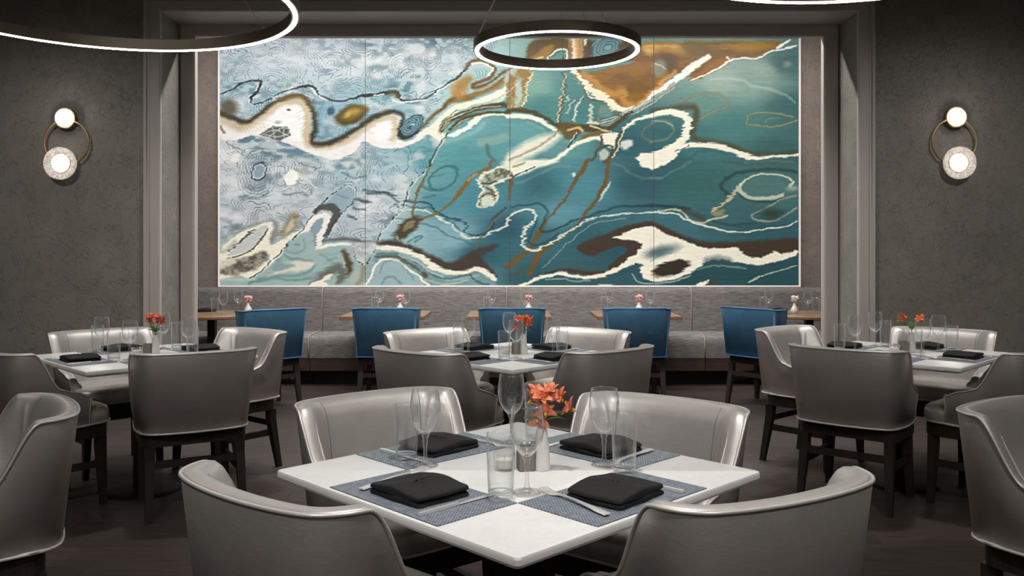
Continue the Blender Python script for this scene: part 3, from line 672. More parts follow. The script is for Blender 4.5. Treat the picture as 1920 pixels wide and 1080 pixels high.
# --- teal middle: brown rods, hooks and meanders
stroke('G 690,0 620,100 560,200 500,310 420,410 340,500 290,580 240,660 200,750 100,820 0,905', [40,34,26,20,18,16,40,34,36,40,40], (104,80,38), 1.8)
stroke('G 862,0 850,100 830,200 760,320 680,430 620,510 560,590 470,650 370,710 270,790 230,870 190,960', [30,34,32,30,22,20,18,14,28,42,44,36], (102,78,38), 1.8)
stroke('G 280,770 240,860', 24, (128,78,30), 3, .8); stroke('G 120,820 20,890', 24, (126,78,30), 3, .7); stroke('G 60,970 120,920', 20, (90,72,44), 3, .7)
stroke('G 875,190 830,260 780,340', [12,22,8], (188,204,204), 1.5, .9); oval('G 565,122', 14, 16, 0, (190,206,206), 1.5)
stroke('G 30,400 150,378 280,370 340,430 320,500 290,590 400,590 560,508 700,470 900,400 1100,386 1240,380 H 0,385 200,390 330,410', [10,12,14,14,14,20,14,12,14,22,24,26,16], (28,56,66), 2, .85)
stroke('G 250,500 220,600 180,680 230,720 330,690 440,620', 14, (30,58,68), 2, .7)
stroke('F 340,430 400,415 490,415 580,455 650,490 750,540 800,600 840,640 920,655 1020,640 1100,600 1190,565 1230,510 G 0,495 50,450 130,415 215,420 242,480 200,540 140,590 140,650 130,710 170,750 250,755 330,720 430,660 560,580 640,525 740,490 860,460 1000,450 1240,440', [9,12,16,18,14,18,16,20,22,22,20,16,14,12,10], (196,206,200), 1.1, .95, 2)
stroke('G 300,910 400,810 520,690 640,600 720,540 900,505 1000,490', 6, (160,176,176), 1, .7)
poly('F 1250,70 G 0,40 60,30 150,0 440,0 350,40 250,70 120,130 40,140 0,120 F 1200,110', (230,226,216), 2, .95); stroke('G 0,160 100,120 235,58', 9, (48,42,34), .9); stroke('G 50,55 150,20', 14, (140,112,70), 1.6, .8)
stroke('F 1240,120 1245,200 1240,330', [50,30,12], (112,82,36), 2)
stroke('F 1230,330 1180,430 1100,520 1040,610 990,660 940,780 880,920', [10,14,26,20,20,14,10], (96,92,76), 1.6, .9)
stroke('F 350,345 480,350 560,370 620,430 700,480 820,510 875,550 862,600 930,635 1030,620 1090,560 1105,490 1200,400', 15, (32,66,82), 1.6, .9, 2); stroke('F 340,375 480,400 560,400 640,460 780,540 830,600', 10, (38,76,90), 1.6, .7, 2)
stroke('F 500,530 620,570 720,630 850,680 940,730', 10, (56,96,110), 1.6, .8); stroke('F 280,490 400,500 480,500', 8, (56,100,114), 1.5, .7)
stroke('F 1090,0 1050,70 950,120 870,200 800,290 740,360 660,430 590,465 480,500', [18,30,26,40,36,24,16,22,16], (118,94,48), 1.8)
stroke('F 575,30 520,150 480,220 450,310 430,430 432,480', [12,18,30,16,20,24], (114,94,54), 1.8)
stroke('F 960,115 890,170 ', 14, (190,196,180), 2, .6)
oval('F 680,150', 132, 84, -32, (40,92,108), 1.8, .8, 1, 14); stroke('F 560,150 640,130 680,120', 9, (50,100,114), 1.5, .7); stroke('F 510,310 560,312 610,300', 12, (44,90,106), 2, .7); stroke('F 500,230 560,250 620,250', 14, (44,90,106), 2, .8)
oval('F 370,575', 150, 58, -38, (70,60,44), 3, .95, 2); oval('F 385,550', 60, 24, -38, (160,140,96), 2, .9); oval('F 385,550', 46, 14, -38, (110,112,92), 1.5, .9)
stroke('F 280,640 310,680 370,700', 12, (170,186,190), 1.5, .8); stroke('F 380,690 450,650 500,640 440,690', 14, (60,100,112), 2, .8)
poly('F 1240,55 1150,55 1050,88 975,140 968,190 1000,250 985,310 955,375 1000,405 1080,385 1145,325 1155,280 1110,228 1130,200 1235,150', (212,212,200), 1, 1, 2)
poly('F 1235,80 1150,75 1060,105 1000,150 995,195 1030,250 1005,300 975,370 1000,390 1075,368 1125,318 1130,285 1080,230 1105,190 1225,130', (92,92,76), 1.5, .95, 2, True, ((150,160,150), 12, 12, 9))
oval('F 1050,345', 62, 44, -20, (200,206,200), 2, .95); stroke('F 990,320 1050,285 1110,300', 10, (64,58,44), 1.2); stroke('F 1000,190 1060,200 1120,180', 12, (60,56,44), 1.4); stroke('F 1040,230 1100,260', 14, (80,74,54), 1.4)
poly('F 100,700 200,668 300,680 400,715 500,755 600,808 720,860 830,820 930,768 1010,728 1160,708 1060,775 1005,830 1085,910 1130,1000 1060,965 980,908 900,935 800,940 700,925 600,868 480,795 350,740 200,722', (66,56,52), 3, .97, 2)
stroke('E 930,690 1050,662 1200,670 F 0,690 120,700', [14,30,30,26], (96,92,84), 2.5, .9)
poly('F 120,790 300,800 420,850 560,940 700,1000 900,960 1000,950 1100,1060 520,1060 440,960 330,880 190,830 90,880', (112,146,158), 2, .9)
for s, wd, c in (('F 110,790 250,788 380,828 500,898 600,968 700,1000 850,972 960,938', 12, (70,96,104)), ('F 110,815 260,812 380,860 480,930', 22, (84,86,82)), ('F 300,800 440,850 560,930 680,990', 9, (190,204,206)), ('F 520,1000 640,1040 760,1040 880,1010', 12, (190,186,172)), ('F 700,1020 850,1000 980,970', 14, (150,172,180)), ('F 900,960 960,1020 1060,1050', 16, (60,90,104))): stroke(s, wd, c, 1.4, .85)
stroke('F 0,735 120,735 250,742 370,765 480,815 580,885 680,935 780,952 880,942 980,915 1060,965 1110,1005', [40,36,34,40,44,50,50,44,36,40,50,30], (230,222,212), 1.5, 1, 2)
poly('F 30,1060 80,960 115,880 190,838 290,852 380,912 460,962 500,1060', (146,172,186), 1.5); stroke('F 20,1060 75,960 110,880 190,835 290,850 380,910 460,960 500,1015 560,1055', 18, CR, 1.2)
stroke('F 150,950 165,890 220,845 300,860 380,930 425,1010', 9, (96,124,136), 1.5, .8); stroke('F 160,1045 200,985 260,980 320,1040', 16, (100,130,140), 2, .8); oval('F 520,965', 30, 24, 40, (90,82,64), 2.5)
# --- left lower part
poly('E 60,760 150,665 280,592 400,540 485,515 492,600 478,690 520,708 600,655 700,602 760,555 820,490 900,445 962,448 988,500 945,590 925,660 905,715 860,735 840,620 800,600 740,620 640,710 560,800 480,880 400,950 300,1000 220,975 60,1000 60,940', CR, 1, .97, 1)
poly('E 165,742 250,645 350,575 450,555 435,640 350,730 200,792 120,800', (190,194,199), 1.5); stroke('E 130,760 220,690 300,615 340,590', 15, (70,66,62), 1.2, 1, 2); stroke('E 70,870 120,830 250,790 350,730 430,630 450,580', 11, (60,56,50), 1, 1, 1, .12)
stroke('E 65,775 120,745 180,690', 26, (150,150,148), 4, .7)
stroke('E 200,610 330,545 480,505', 14, (124,116,104), 3, .7)
poly('E 60,905 150,840 300,812 420,768 475,800 440,862 350,922 240,952 180,975 60,955', (84,80,73), 2, .95, 2, True, ((150,144,134), 12, 10, 13))
poly('E 60,850 140,825 200,860 100,900 60,905', (210,204,196), 2, .9)
stroke('E 500,510 530,560 500,650 490,690', [24,40,50,30], (134,128,116), 4, .85)
oval('E 645,545', 122, 52, -60, (150,136,110), 3, .9, 2); oval('E 640,560', 70, 22, -60, (206,186,150), 2, .9); stroke('E 680,490 720,470', 16, (150,108,44), 2, .8); stroke('E 570,600 610,612', 10, (150,108,50), 1.5, .8)
poly('E 880,400 980,320 1060,262 1130,228 1185,250 1182,310 1130,390 1075,445 1030,490 1045,425 990,385', (134,164,180), 1.5); stroke('E 1030,290 1130,320', 7, (90,116,130), 1.2, .8)
stroke('E 850,440 910,398 985,392 1035,430 1018,500 975,575 930,645', [30,44,60,66,60,44,20], (80,77,71), 1.8, .97)
poly('E 800,590 885,492 928,490 912,560 872,620 862,725 835,690 838,620', (128,152,164), 1.5)
poly('E 600,760 640,680 740,625 800,605 835,640 845,720 880,750 1000,735 1150,720 1200,800 1250,880 1100,1055 60,1058 60,1010 300,1008 430,960', (150,174,178), 2, .9)
for s, wd, c in (('E 600,800 660,830 760,840 850,880 760,960 600,975 440,990 300,1035', 26, (108,144,146)), ('E 640,690 620,760 700,780 770,740 760,660', 12, (112,142,150)), ('E 690,710 720,712', 16, (96,116,128)), ('E 900,790 960,830 1000,870 900,940 760,1000', 24, (120,156,158)), ('E 300,1040 480,1000 660,1010 860,990', 16, (96,132,134)), ('E 80,1000 200,1010 350,1005', 22, (178,198,198)), ('E 930,780 1010,800 1060,770', 14, (130,160,170)), ('E 960,850 1040,820', 12, (110,140,156))): stroke(s, wd, c, 2.2, .8, 1)
poly('E 520,860 570,800 590,870 690,890 600,925 500,935', (134,156,168), 2); poly('E 600,860 760,850 850,880 760,930 620,945 500,970 440,985 560,935 700,890', (214,206,200), 2, .95, 2)
stroke('E 830,1045 950,965 1050,905 1085,970 1050,1030', [40,70,80,70,50], (92,92,89), 4, .85, 2); poly('E 810,1058 920,985 1015,955 985,990 930,1025 960,1058', (226,218,206), 1, 1, 2)
stroke('E 1100,775 1138,880 1145,960', [40,60,40], (78,66,48), 4, .95); stroke('E 1085,810 1105,900', 8, (206,204,192), 1, .8); oval('E 1190,990', 50, 58, 20, (164,178,172), 4, .9); stroke('E 1265,900 1250,990 1220,1050', 30, (150,126,84), 4, .8)
stroke('E 865,745 950,722 1050,705 1160,712', 24, CR, 1.6)
poly('E 1150,705 1195,790 1225,865 1280,885 F 40,850 90,770 110,700 0,690', (192,196,198), 1.5, .95, 1, True, ((160,166,170), 10, 6, 19)); stroke('E 1150,702 1190,780 1215,855 1265,885 F 30,860', 13, (36,38,38), .9, 1, 2, .25)
stroke('E 300,998 400,940 480,850 560,780 640,700 740,590 830,470 930,340 1050,250 1150,212 1200,245 1160,370 1050,480 930,685', 9, (52,54,52), .8, 1, 1, .18)
stroke('E 1080,232 1150,222 1192,262 1180,330', 7, (226,222,206), .8, .9)
oval('E 385,95', 66, 52, -65, (132,158,170), 1.5); oval('E 385,95', 74, 58, -65, (44,52,54), 1, .9, 1, 11); oval('E 385,95', 62, 47, -65, (214,216,212), .8, .8, 1, 6)
for r in (1.4, 1.75, 2.1, 2.5, 2.9): oval('E 385,110', 74 * r, 58 * r, -65, (82,106,116), .8, .5, 1, 6)
oval('E 655,145', 56, 66, 20, (240,236,224), 1.2, 1, 2); stroke('E 690,80 740,110', 14, (190,156,96), 1.5, .8); stroke('E 590,170 610,205', 7, (90,70,50), 1, .8); stroke('E 725,25 800,50 870,68', 10, (128,118,76), 1.2, .8)
stroke('E 590,280 640,290 740,275 800,300 830,260', 13, (98,108,108), 2, .8, 2); stroke('E 720,140 800,170 860,240', 9, (226,226,220), 1.3, .8); oval('E 185,560', 46, 26, 0, (110,124,120), 3, .8)
stroke('E 1100,40 1180,20 1220,60', 30, (210,208,196), 4, .8); stroke('E 1080,110 1200,150 1290,130', 14, (60,90,104), 2, .6)
for s in ('E 1200,330 1300,350', 'E 1180,400 1290,420', 'E 1140,470 1210,500', 'F 0,250 150,270 280,300', 'F 0,350 60,360', 'F 30,280 180,280 260,320 300,400'): stroke(s, 18, (44,62,68), 2, .7, 2)
stroke('A 110,905 170,940 230,970 245,1010', 10, (120,106,76), 1.5, .8); poly('A 130,1060 170,1000 220,1000 200,1060', (232,226,214), 2, .9)
stroke('A 60,770 90,820', 18, (90,74,50), 2, .8)
# quiet rings in the pale upper field, in place of tree-grain knots
for cx, cy, rx, ry, an in ((240, 250, 110, 60, -50), (500, 100, 90, 60, 0), (730, 70, 60, 60, 0), (520, 450, 120, 60, -25), (980, 240, 130, 80, -30), (1060, 430, 80, 50, 10), (190, 500, 60, 40, 0)):
    for r in (.3, .55, .8, 1.05): oval('A %d,%d' % (cx, cy), rx * r, ry * r, an, (98,136,150), .8, .45, 1, 5)
for cx, cy, rx, ry, an in ((260, 60, 80, 45, 0), (310, 250, 90, 90, 20), (580, 190, 70, 110, 20), (100, 350, 60, 60, 0)):
    for r in (.5, .8, 1.1): oval('B %d,%d' % (cx, cy), rx * r, ry * r, an, (84,122,134), .8, .5, 1, 6)
for s in ('B 320,255', 'B 20,215', 'B 120,335', 'B 130,210', 'B 570,160'): oval(s, 38, 30, 0, (226,224,216), 6, .8)
lum = IMG.mean(-1, keepdims=True)
IMG = lum + (IMG - lum) * (.88 - .34 * blur(zm, 12)[..., None] * np.clip((lum - 120) / 70, 0, 1))
# fine sideways tearing over the whole print, then a little bite
tx = np.clip(XX + (vnoise(XX, YY, 14, 1.7, 201) - .5) * 3.4 + (vnoise(XX, YY, 40, 5, 203) - .5) * 3, 0, AW - 1).astype(int); ty = np.clip(YY + (vnoise(XX, YY, 9, 9, 205) - .5) * 2, 0, AH - 1).astype(int)
IMG = IMG[ty, tx]
soft = np.stack([blur(IMG[..., k], 2) for k in range(3)], -1)
IMG = np.clip(IMG + .75 * (IMG - soft), 0, 255) * (0.965 + .07 * vnoise(XX, YY, 9, 1.3, 207))[..., None]
IMG = np.clip(IMG, 0, 255)
IMG[..., 2] = IMG[..., 2] * (1 - .05 * (1 - blur(zm, 12)))
PRINT_GAIN = 1.0
LIN = np.clip(s2l(IMG) * PRINT_GAIN, 0, 0.95)

def art_to_world(px, py): return (px - PX) * (NICHE_Y - .04) / FPX, CAMH + (PY - py) * (NICHE_Y - .04) / FPX
art = thing('wall_artwork', (art_to_world(955, 0)[0], NICHE_Y - .02, art_to_world(0, 535)[1]), 0, 'long marbled teal, white and gold abstract artwork of four panels above the banquette', 'artwork')
cuts = [412, 685, 956, 1226, 1498]
STEP = 1.2
def panel(x0, x1):
    nx, ny = int((x1 - x0) / STEP), int(AH / STEP)
    gx = np.linspace(x0 + .5, x1 - .5, nx); gy = np.linspace(AY0, AY1, ny)
    U, V = np.meshgrid(gx, gy)
    WX, WZ = art_to_world(U, V)
    co = np.stack([WX - art.location.x, np.full_like(WX, -.02), WZ - art.location.z], -1).reshape(-1, 3)
    idx = np.arange(nx * ny).reshape(ny, nx)
    quads = np.stack([idx[1:, :-1], idx[1:, 1:], idx[:-1, 1:], idx[:-1, :-1]], -1).reshape(-1, 4)
    me = bpy.data.meshes.new('panel')
    me.vertices.add(len(co)); me.vertices.foreach_set('co', co.astype(np.float32).ravel())
    me.loops.add(quads.size); me.loops.foreach_set('vertex_index', quads.astype(np.int32).ravel())
    me.polygons.add(len(quads)); me.polygons.foreach_set('loop_start', np.arange(0, quads.size, 4, dtype=np.int32))
    me.update(); me.validate()
    fx, fy = np.clip(U - AX0, 0, AW - 1.001), np.clip(V - AY0, 0, AH - 1.001)
    i, j = fx.astype(int), fy.astype(int); a, b = (fx - i)[..., None], (fy - j)[..., None]
    i2, j2 = np.minimum(i + 1, AW - 1), np.minimum(j + 1, AH - 1)
    col = (LIN[j, i] * (1 - a) + LIN[j, i2] * a) * (1 - b) + (LIN[j2, i] * (1 - a) + LIN[j2, i2] * a) * b
    ca = me.color_attributes.new('print', 'FLOAT_COLOR', 'POINT')
    ca.data.foreach_set('color', np.concatenate([col.reshape(-1, 3), np.ones((nx * ny, 1))], 1).astype(np.float32).ravel())
    me.materials.append(M['art']); o = obj('panel', me, art)
    xa, _ = art_to_world(x0 + .4, 0); xb, _ = art_to_world(x1 - .4, 0)
    obj('panel_body', mesh('panel_body', box(xa - art.location.x, xb - art.location.x, -.0185, .012, -.001, art_to_world(0, 72)[1] - art.location.z), 'panel_edge'), o)
for a, b in zip(cuts[:-1], cuts[1:]): panel(a, b)
zt = art_to_world(0, 72)[1] - art.location.z; xa = art_to_world(412, 0)[0] - art.location.x; xb = art_to_world(1498, 0)[0] - art.location.x
obj('edge_strip', mesh('edge_strip', box(xa - .016, xa - .001, -.03, .01, -.016, zt), 'art_edge'), art)
obj('edge_strip', mesh('edge_strip', box(xb + .001, xb + .016, -.03, .01, -.016, zt), 'art_edge'), art)
obj('edge_strip', mesh('edge_strip', box(xa - .001, xb + .001, -.03, .01, -.016, -.002), 'art_edge'), art)

# ------------------------------------------------------------------ banquette along the niche
BX = [-3.95, -1.98, -0.03, 1.92, 3.95]
BQ_LABEL = ['left end grey chenille banquette section with a round table before it', 'grey chenille banquette section left of the middle seam',
            'grey chenille banquette section right of the middle seam', 'right end grey chenille banquette section with a round table before it']
for i in range(4):
    x0, x1 = BX[i] + .003, BX[i + 1] - .003; cx = (x0 + x1) / 2; h = (x1 - x0) / 2
    b = thing('banquette', (cx, 8.36, 0), 0, BQ_LABEL[i], 'banquette', 'banquette sections under the artwork')
    def yz(prof):  # extrude a y,z outline along x
        return loft([[(-h, y, z) for y, z in prof], [(h, y, z) for y, z in prof]])
    back = obj('backrest', mesh('backrest', yz([(.60, .40), (.605, .88), (.615, .918), (.64, .938), (.69, .942), (.72, .935), (.72, .40)][::-1]), 'fabric', True, 50), b)
    obj('piping', mesh('piping', tube([(h - .004, .604, .42), (h - .004, .602, .88), (h - .004, .614, .92), (h - .004, .64, .941), (h - .004, .70, .944)], .0055, 6), 'fabric_pipe', True), back)
    seat = obj('seat', mesh('seat', yz([(.0, .276), (-.004, .40), (.0, .455), (.02, .482), (.06, .492), (.35, .497), (.62, .485), (.62, .276)][::-1]), 'fabric', True, 50), b)
    obj('piping', mesh('piping', tube([(h - .004, -.004, .285), (h - .004, -.008, .40), (h - .004, -.003, .458), (h - .004, .018, .486), (h - .004, .06, .496), (h - .004, .35, .50), (h - .004, .59, .49)], .0055, 6), 'fabric_pipe', True), seat)
    obj('plinth', mesh('plinth', box(-h, h, .006, .7, .15, .274), 'base_wood'), b)
    obj('toe_kick', mesh('toe_kick', box(-h, h, .14, .7, 0, .149), 'black_metal'), b)

# ------------------------------------------------------------------ chairs
CH = 0.83
def chair_proto(kind):
    """parts of one chair facing +Y, as (name, mesh, index of parent part or None)"""
    parts = []
    tub = kind == 'tub'
    up, pipe = ('silver', 'silver_pipe') if tub else ('blue', 'blue_pipe')
    H = CH if tub else 0.85; ZB = 0.43
    if tub: half = [(.306, .125), (.314, .04), (.316, -.05), (.309, -.13), (.290, -.205), (.247, -.257), (.18, -.282), (.09, -.296)]
    else: half = [(.292, -.10), (.292, -.15), (.288, -.20), (.27, -.248), (.225, -.272), (.15, -.284), (.07, -.290)]
    P = [(x, y, 0) for x, y in half] + [(0, half[-1][1] - .004, 0)] + [(-x, y, 0) for x, y in half[::-1]]
    path = smooth_path(P, 8); n = len(path)
    nor = []
    for i in range(n):
        t = path[min(i + 1, n - 1)] - path[max(i - 1, 0)]; t.normalize(); nor.append(Vector((-t.y, t.x, 0)))   # points inward (path runs right to left round the back)
    if (nor[n // 2].y) < 0: nor = [-q for q in nor]
    def top(p):
        if not tub: return H - .010 * sstep(.2, .29, abs(p.x))
        z = H - .185 * sstep(-.168, -.03, p.y) - .03 * sstep(-.06, .06, p.y)
        return z - .03 * sstep(.05, .125, p.y)
    lean = .115 if tub else .10
    def prof(zt, wing):
        m = (zt + .5) / 2; a = 1 - wing
        roll = [(.0, ZB), (.0, zt - .012), (.003, zt - .003), (.012, zt + .002), (.035, zt + .004), (.055, zt - .004), (.072, zt - .024), (.082, zt - .055), (.088, m + .02), (.088, m - .05), (.07, .45), (.06, ZB)]
        flat = [(.0, ZB), (.0, zt - .012), (.003, zt - .003), (.010, zt + .001), (.024, zt + .002), (.036, zt - .002), (.042, zt - .010), (.048, zt - .03), (.062, m + .0), (.068, m - .03), (.065, .45), (.06, ZB)]
        return [(p[0] * a + q[0] * wing, p[1] * a + q[1] * wing) for p, q in zip(roll, flat)]
    rings = []; tops = []; inner_top = []; bot = []
    for p, nn in zip(path, nor):
        zt = top(p); r = []
        for o, z in prof(zt, sstep(-.22, -.10, p.y) if tub else 0.0):
            q = p + nn * (o + lean * (H - z)); r.append((q.x, q.y, z))
        rings.append(r); tops.append(Vector(r[1]) + Vector((0, 0, .009)) - nn * .001); inner_top.append(Vector(r[6]) + Vector((0, 0, .002))); bot.append(Vector(r[0]) - nn * .002 + Vector((0, 0, .004)))
    v, f = loft(rings, False, False)
    k = len(v)                                          # flat front faces of the two arms, with vertices of their own
    v = v + rings[0] + rings[-1]; m = len(rings[0])
    f = f + [tuple(range(k, k + m)), tuple(range(k + 2 * m - 1, k + m - 1, -1))]
    parts.append(('back_shell', mesh('back_shell', (v, f), up, True), None))
    parts.append(('piping', mesh('piping', tube(tops, .0048, 6), pipe, True), 0))
    if tub:
        for q in (inner_top[:n // 2], inner_top[n // 2:]):
            w_ = [c for c in q if c.y > -.125]
            parts.append(('piping', mesh('piping', tube(w_, [.0035 * sstep(0, 1, min(1, i / 5 if w_[0].y < w_[-1].y else (len(w_) - 1 - i) / 5)) + .0003 for i in range(len(w_))], 6), pipe, True), 0))
        for e in (0, -1):
            parts.append(('piping', mesh('piping', tube([Vector(q) + Vector((0, .002, 0)) for q in rings[e][0:10]], .004, 6), pipe, True), 0))
        for s in (-1, 1):
            j = min(range(n), key=lambda i: abs(path[i].x - s * .205) + (10 if path[i].y > -.2 else 0))
            parts.append(('seam', mesh('seam', tube([Vector(q) + nor[j] * .0003 for q in rings[j][5:10]], .0012, 5), 'seam', True), 0))
    parts.append(('bottom_piping', mesh('bottom_piping', tube(bot, .0055, 6), pipe, True), 0))
    # seat cushion
    hx, y0, y1 = (.262, -.20, .275)
    outline = roundrect(hx, y0, y1, .13, .06)
    def ring(sc_, z, dy=0): cx, cy = 0, .05; return [(cx + (x - cx) * sc_, cy + (y - cy) * sc_, z) for x, y in outline]
    seat = loft([ring(.985, .432), ring(1.0, .445), ring(1.004, .465), ring(.995, .488), ring(.965, .505), ring(.90, .517), ring(.75, .525), ring(.45, .529), ring(.1, .53)])
    parts.append(('seat', mesh('seat', seat, up, True, 60), None)); si = len(parts) - 1
    parts.append(('piping', mesh('piping', tube([(x * 1.004, .05 + (y - .05) * 1.004, .437) for x, y in outline], .0052, 6, True), pipe, True), si))
    fr = roundrect(.252, -.19 if tub else -.185, .262, .12, .06)
    parts.append(('seat_frame', mesh('seat_frame', loft([[(x, y, .362) for x, y in fr], [(x, y, .431) for x, y in fr]]), 'dark_wood', True, 40), None))
    def leg(x, yt, yb, s):
        a, b = .023, .015; xb = x + s * .012
        return loft([[(xb - b, yb - b, 0), (xb + b, yb - b, 0), (xb + b, yb + b, 0), (xb - b, yb + b, 0)],
                     [(x - a, yt - a, .30), (x + a, yt - a, .30), (x + a, yt + a, .30), (x - a, yt + a, .30)],
                     [(x - a, yt - a, .362), (x + a, yt - a, .362), (x + a, yt + a, .362), (x - a, yt + a, .362)]])
    for s in (-1, 1):
        parts.append(('leg', mesh('leg', leg(s * .205, .205, .215, s), 'dark_wood'), None))
        parts.append(('leg', mesh('leg', leg(s * .215, -.165, -.215, s), 'dark_wood'), None))
        parts.append(('stretcher', mesh('stretcher', box(s * .212 - .011, s * .212 + .011, -.155, .20, .20, .235), 'dark_wood'), None))
    parts.append(('stretcher', mesh('stretcher', box(-.20, .20, -.188, -.164, .255, .29), 'dark_wood'), None))
    return parts
def place(proto, name, loc, rz, label, cat, group):
    t = thing(name, loc, rz, label, cat, group); made = []
    for nm, me, par in proto: made.append(obj(nm, me, t if par is None else made[par]))
    return t
TUB, SIDE = chair_proto('tub'), chair_proto('side')
# back midpoint (x, y) at rim height, direction of the back line, and the table it faces
TAB = {'front': (0.02, 2.257), 'middle': (0.01, 4.80), 'left': (-2.047, 4.735), 'right': (2.238, 4.86)}
CHAIRS = [('front', -.348, 2.794, 309, 'far left'), ('front', .395, 2.685, 232, 'far right'), ('front', -.400, 1.978, 50, 'near left'), ('front', .462, 1.982, 119, 'near right'),
          ('middle', -.361, 4.457, 51, 'near left'), ('middle', .402, 4.521, 130, 'near right'), ('middle', -.421, 5.231, 312, 'far left'), ('middle', .388, 5.263, 228, 'far right'),
          ('left', -1.675, 4.445, 119, 'near right'), ('left', -2.468, 5.241, 315, 'far left'), ('left', -1.746, 5.234, 231, 'far right'), ('left', -2.450, 4.445, 51, 'near left'),
          ('right', 1.86, 4.567, 51, 'near left'), ('right', 1.92, 5.404, 312, 'far left'), ('right', 2.655, 5.305, 228, 'far right'), ('right', 2.531, 4.482, 132, 'near right')]
TNAME = {'front': 'front table', 'middle': 'middle table', 'left': 'left table', 'right': 'right table'}
for tb, x, y, face, side in CHAIRS:
    place(TUB, 'tub_chair', (x, y, 0), math.radians(face - 90), 'silver vinyl tub chair on the %s side of the %s' % (side, TNAME[tb]), 'chair', 'silver tub chairs')
place(TUB, 'tub_chair', (-1.69, 2.65, 0), math.radians(215 - 90), 'silver vinyl tub chair cut off by the left photo edge in the foreground', 'chair', 'silver tub chairs')
place(TUB, 'tub_chair', (1.768, 2.62, 0), math.radians(303 - 90), 'silver vinyl tub chair cut off by the right photo edge in the foreground', 'chair', 'silver tub chairs')
for x, y, a, lab in ((-1.92, 7.01, 38, 'blue vinyl chair leftmost of five, turned toward the left round table'), (-1.06, 7.13, 0, 'blue vinyl chair second from left at a square wooden table'), (.013, 7.13, 0, 'blue vinyl chair in the middle of the row of five'),
                     (1.08, 7.13, 0, 'blue vinyl chair second from right at a square wooden table'), (1.98, 7.17, -50, 'blue vinyl chair rightmost of five, turned toward the right round table')):
    r = math.radians(a); place(SIDE, 'side_chair', (x - math.sin(r) * .285, y + math.cos(r) * .285, 0), r, lab, 'chair', 'blue side chairs')

# ------------------------------------------------------------------ tables
def table_top(hs):
    o = lambda h, r, z: [(x, y, z) for x, y in roundrect(h, -h, h, r, r, 4)]
    return loft([o(hs - .030, .01, .718), o(hs - .012, .012, .7215), o(hs - .003, .012, .727), o(hs, .013, .733), o(hs, .013, .744), o(hs - .002, .012, .7485), o(hs - .005, .011, .75)])
QT = mesh('table_top', table_top(.457), 'quartz', True, 25)
COL = mesh('column', rbox(-.042, .042, -.042, .042, .014, .70, .004), 'black_metal')
PLATE = mesh('support_plate', G().add(rbox(-.25, .25, -.03, .03, .700, .7175, .003)).add(rbox(-.03, .03, -.25, .25, .6995, .717, .003)).vf(), 'black_metal')
BASE = mesh('base', lathe([(0, .016), (.17, .014), (.192, .011), (.20, .004), (.20, 0), (0, 0)][::-1], 48), 'black_metal', True, 40)
for k, (cx, cy) in TAB.items():
    t = thing('dining_table', (cx, cy, 0), math.radians(45 - (.6 if k == 'front' else 0)), {'front': 'white quartz square table in the foreground with four settings', 'middle': 'white quartz square table in the middle of the room',
               'left': 'white quartz square table at the left before the sconce wall', 'right': 'white quartz square table at the right before the sconce wall'}[k], 'table', 'white quartz tables')
    obj('table_top', QT, t); obj('column', COL, t); obj('support_plate', PLATE, t); obj('base', BASE, t)
WT = mesh('table_top', rbox(-.38, .38, -.38, .38, .712, .745, .004), 'table_wood')
BACKT = [(-1.155, 7.98), (-.012, 7.98), (1.16, 7.98)]
BNAME = ['left square wooden table', 'middle square wooden table', 'right square wooden table', 'left round wooden table', 'right round wooden table']
BCOL = mesh('column', rbox(-.035, .035, -.035, .035, .014, .712, .004), 'black_metal')
BBASE = mesh('base', lathe([(0, .016), (.2, .014), (.235, .008), (.235, 0), (0, 0)][::-1], 40), 'black_metal', True, 40)
for i, (cx, cy) in enumerate(BACKT):
    t = thing('wooden_table', (cx, cy, 0), 0, 'square walnut table at the banquette behind the %s blue chair' % ['second', 'middle', 'fourth'][i], 'table', 'wooden banquette tables')
    obj('table_top', WT, t); obj('column', BCOL, t); obj('base', BBASE, t)
RT = mesh('table_top', lathe([(0, .712), (.40, .712), (.418, .718), (.42, .738), (.414, .745), (0, .745)], 56), 'table_wood', True, 30)
RNDT = [(-2.80, 7.97), (2.80, 7.97)]
for i, (cx, cy) in enumerate(RNDT):
    t = thing('round_table', (cx, cy, 0), 0, 'round walnut table half hidden by the %s door frame' % ['left', 'right'][i], 'table', 'wooden banquette tables')
    obj('table_top', RT, t); obj('column', BCOL, t); obj('base', BBASE, t)

# ------------------------------------------------------------------ tableware
SW, ST = 1.09, 1.09
def sc_(prof, k): return [(r * k, z * k) for r, z in prof]
wine_bowl = mesh('bowl', lathe(sc_([(.004, .078), (.013, .083), (.025, .096), (.0335, .115), (.0375, .135), (.0375, .155), (.0345, .178), (.0325, .190), (.032, .1908), (.0318, .190), (.0338, .178), (.0367, .155), (.0367, .135), (.0325, .115), (.024, .0975), (.012, .086), (0, .084)], SW), 32), 'glass', True)
wine_stem = mesh('stem', lathe(sc_([(0, .004), (.012, .0055), (.0065, .012), (.0045, .024), (.0042, .045), (.0065, .06), (.0055, .066), (.0095, .076), (.012, .0825), (0, .0838)], SW), 16), 'glass_solid', True)
wine_foot = mesh('foot', lathe(sc_([(0, 0), (.032, 0), (.0325, .0015), (.02, .004), (.008, .007), (0, .0072)], SW), 28), 'glass_solid', True)
WINE = [('bowl', wine_bowl, None), ('stem', wine_stem, None), ('foot', wine_foot, None)]
tum_wall = mesh('wall', lathe(sc_([(.0272, .012), (.029, .05), (.0302, .10), (.031, .14), (.0305, .141), (.0295, .14), (.0288, .10), (.0276, .05), (.026, .0145)], ST), 28), 'glass', True)
tum_base = mesh('base', lathe(sc_([(0, 0), (.025, 0), (.027, .003), (.0274, .012), (.0265, .0155), (.02, .013), (0, .0125)], ST), 28), 'glass_solid', True)
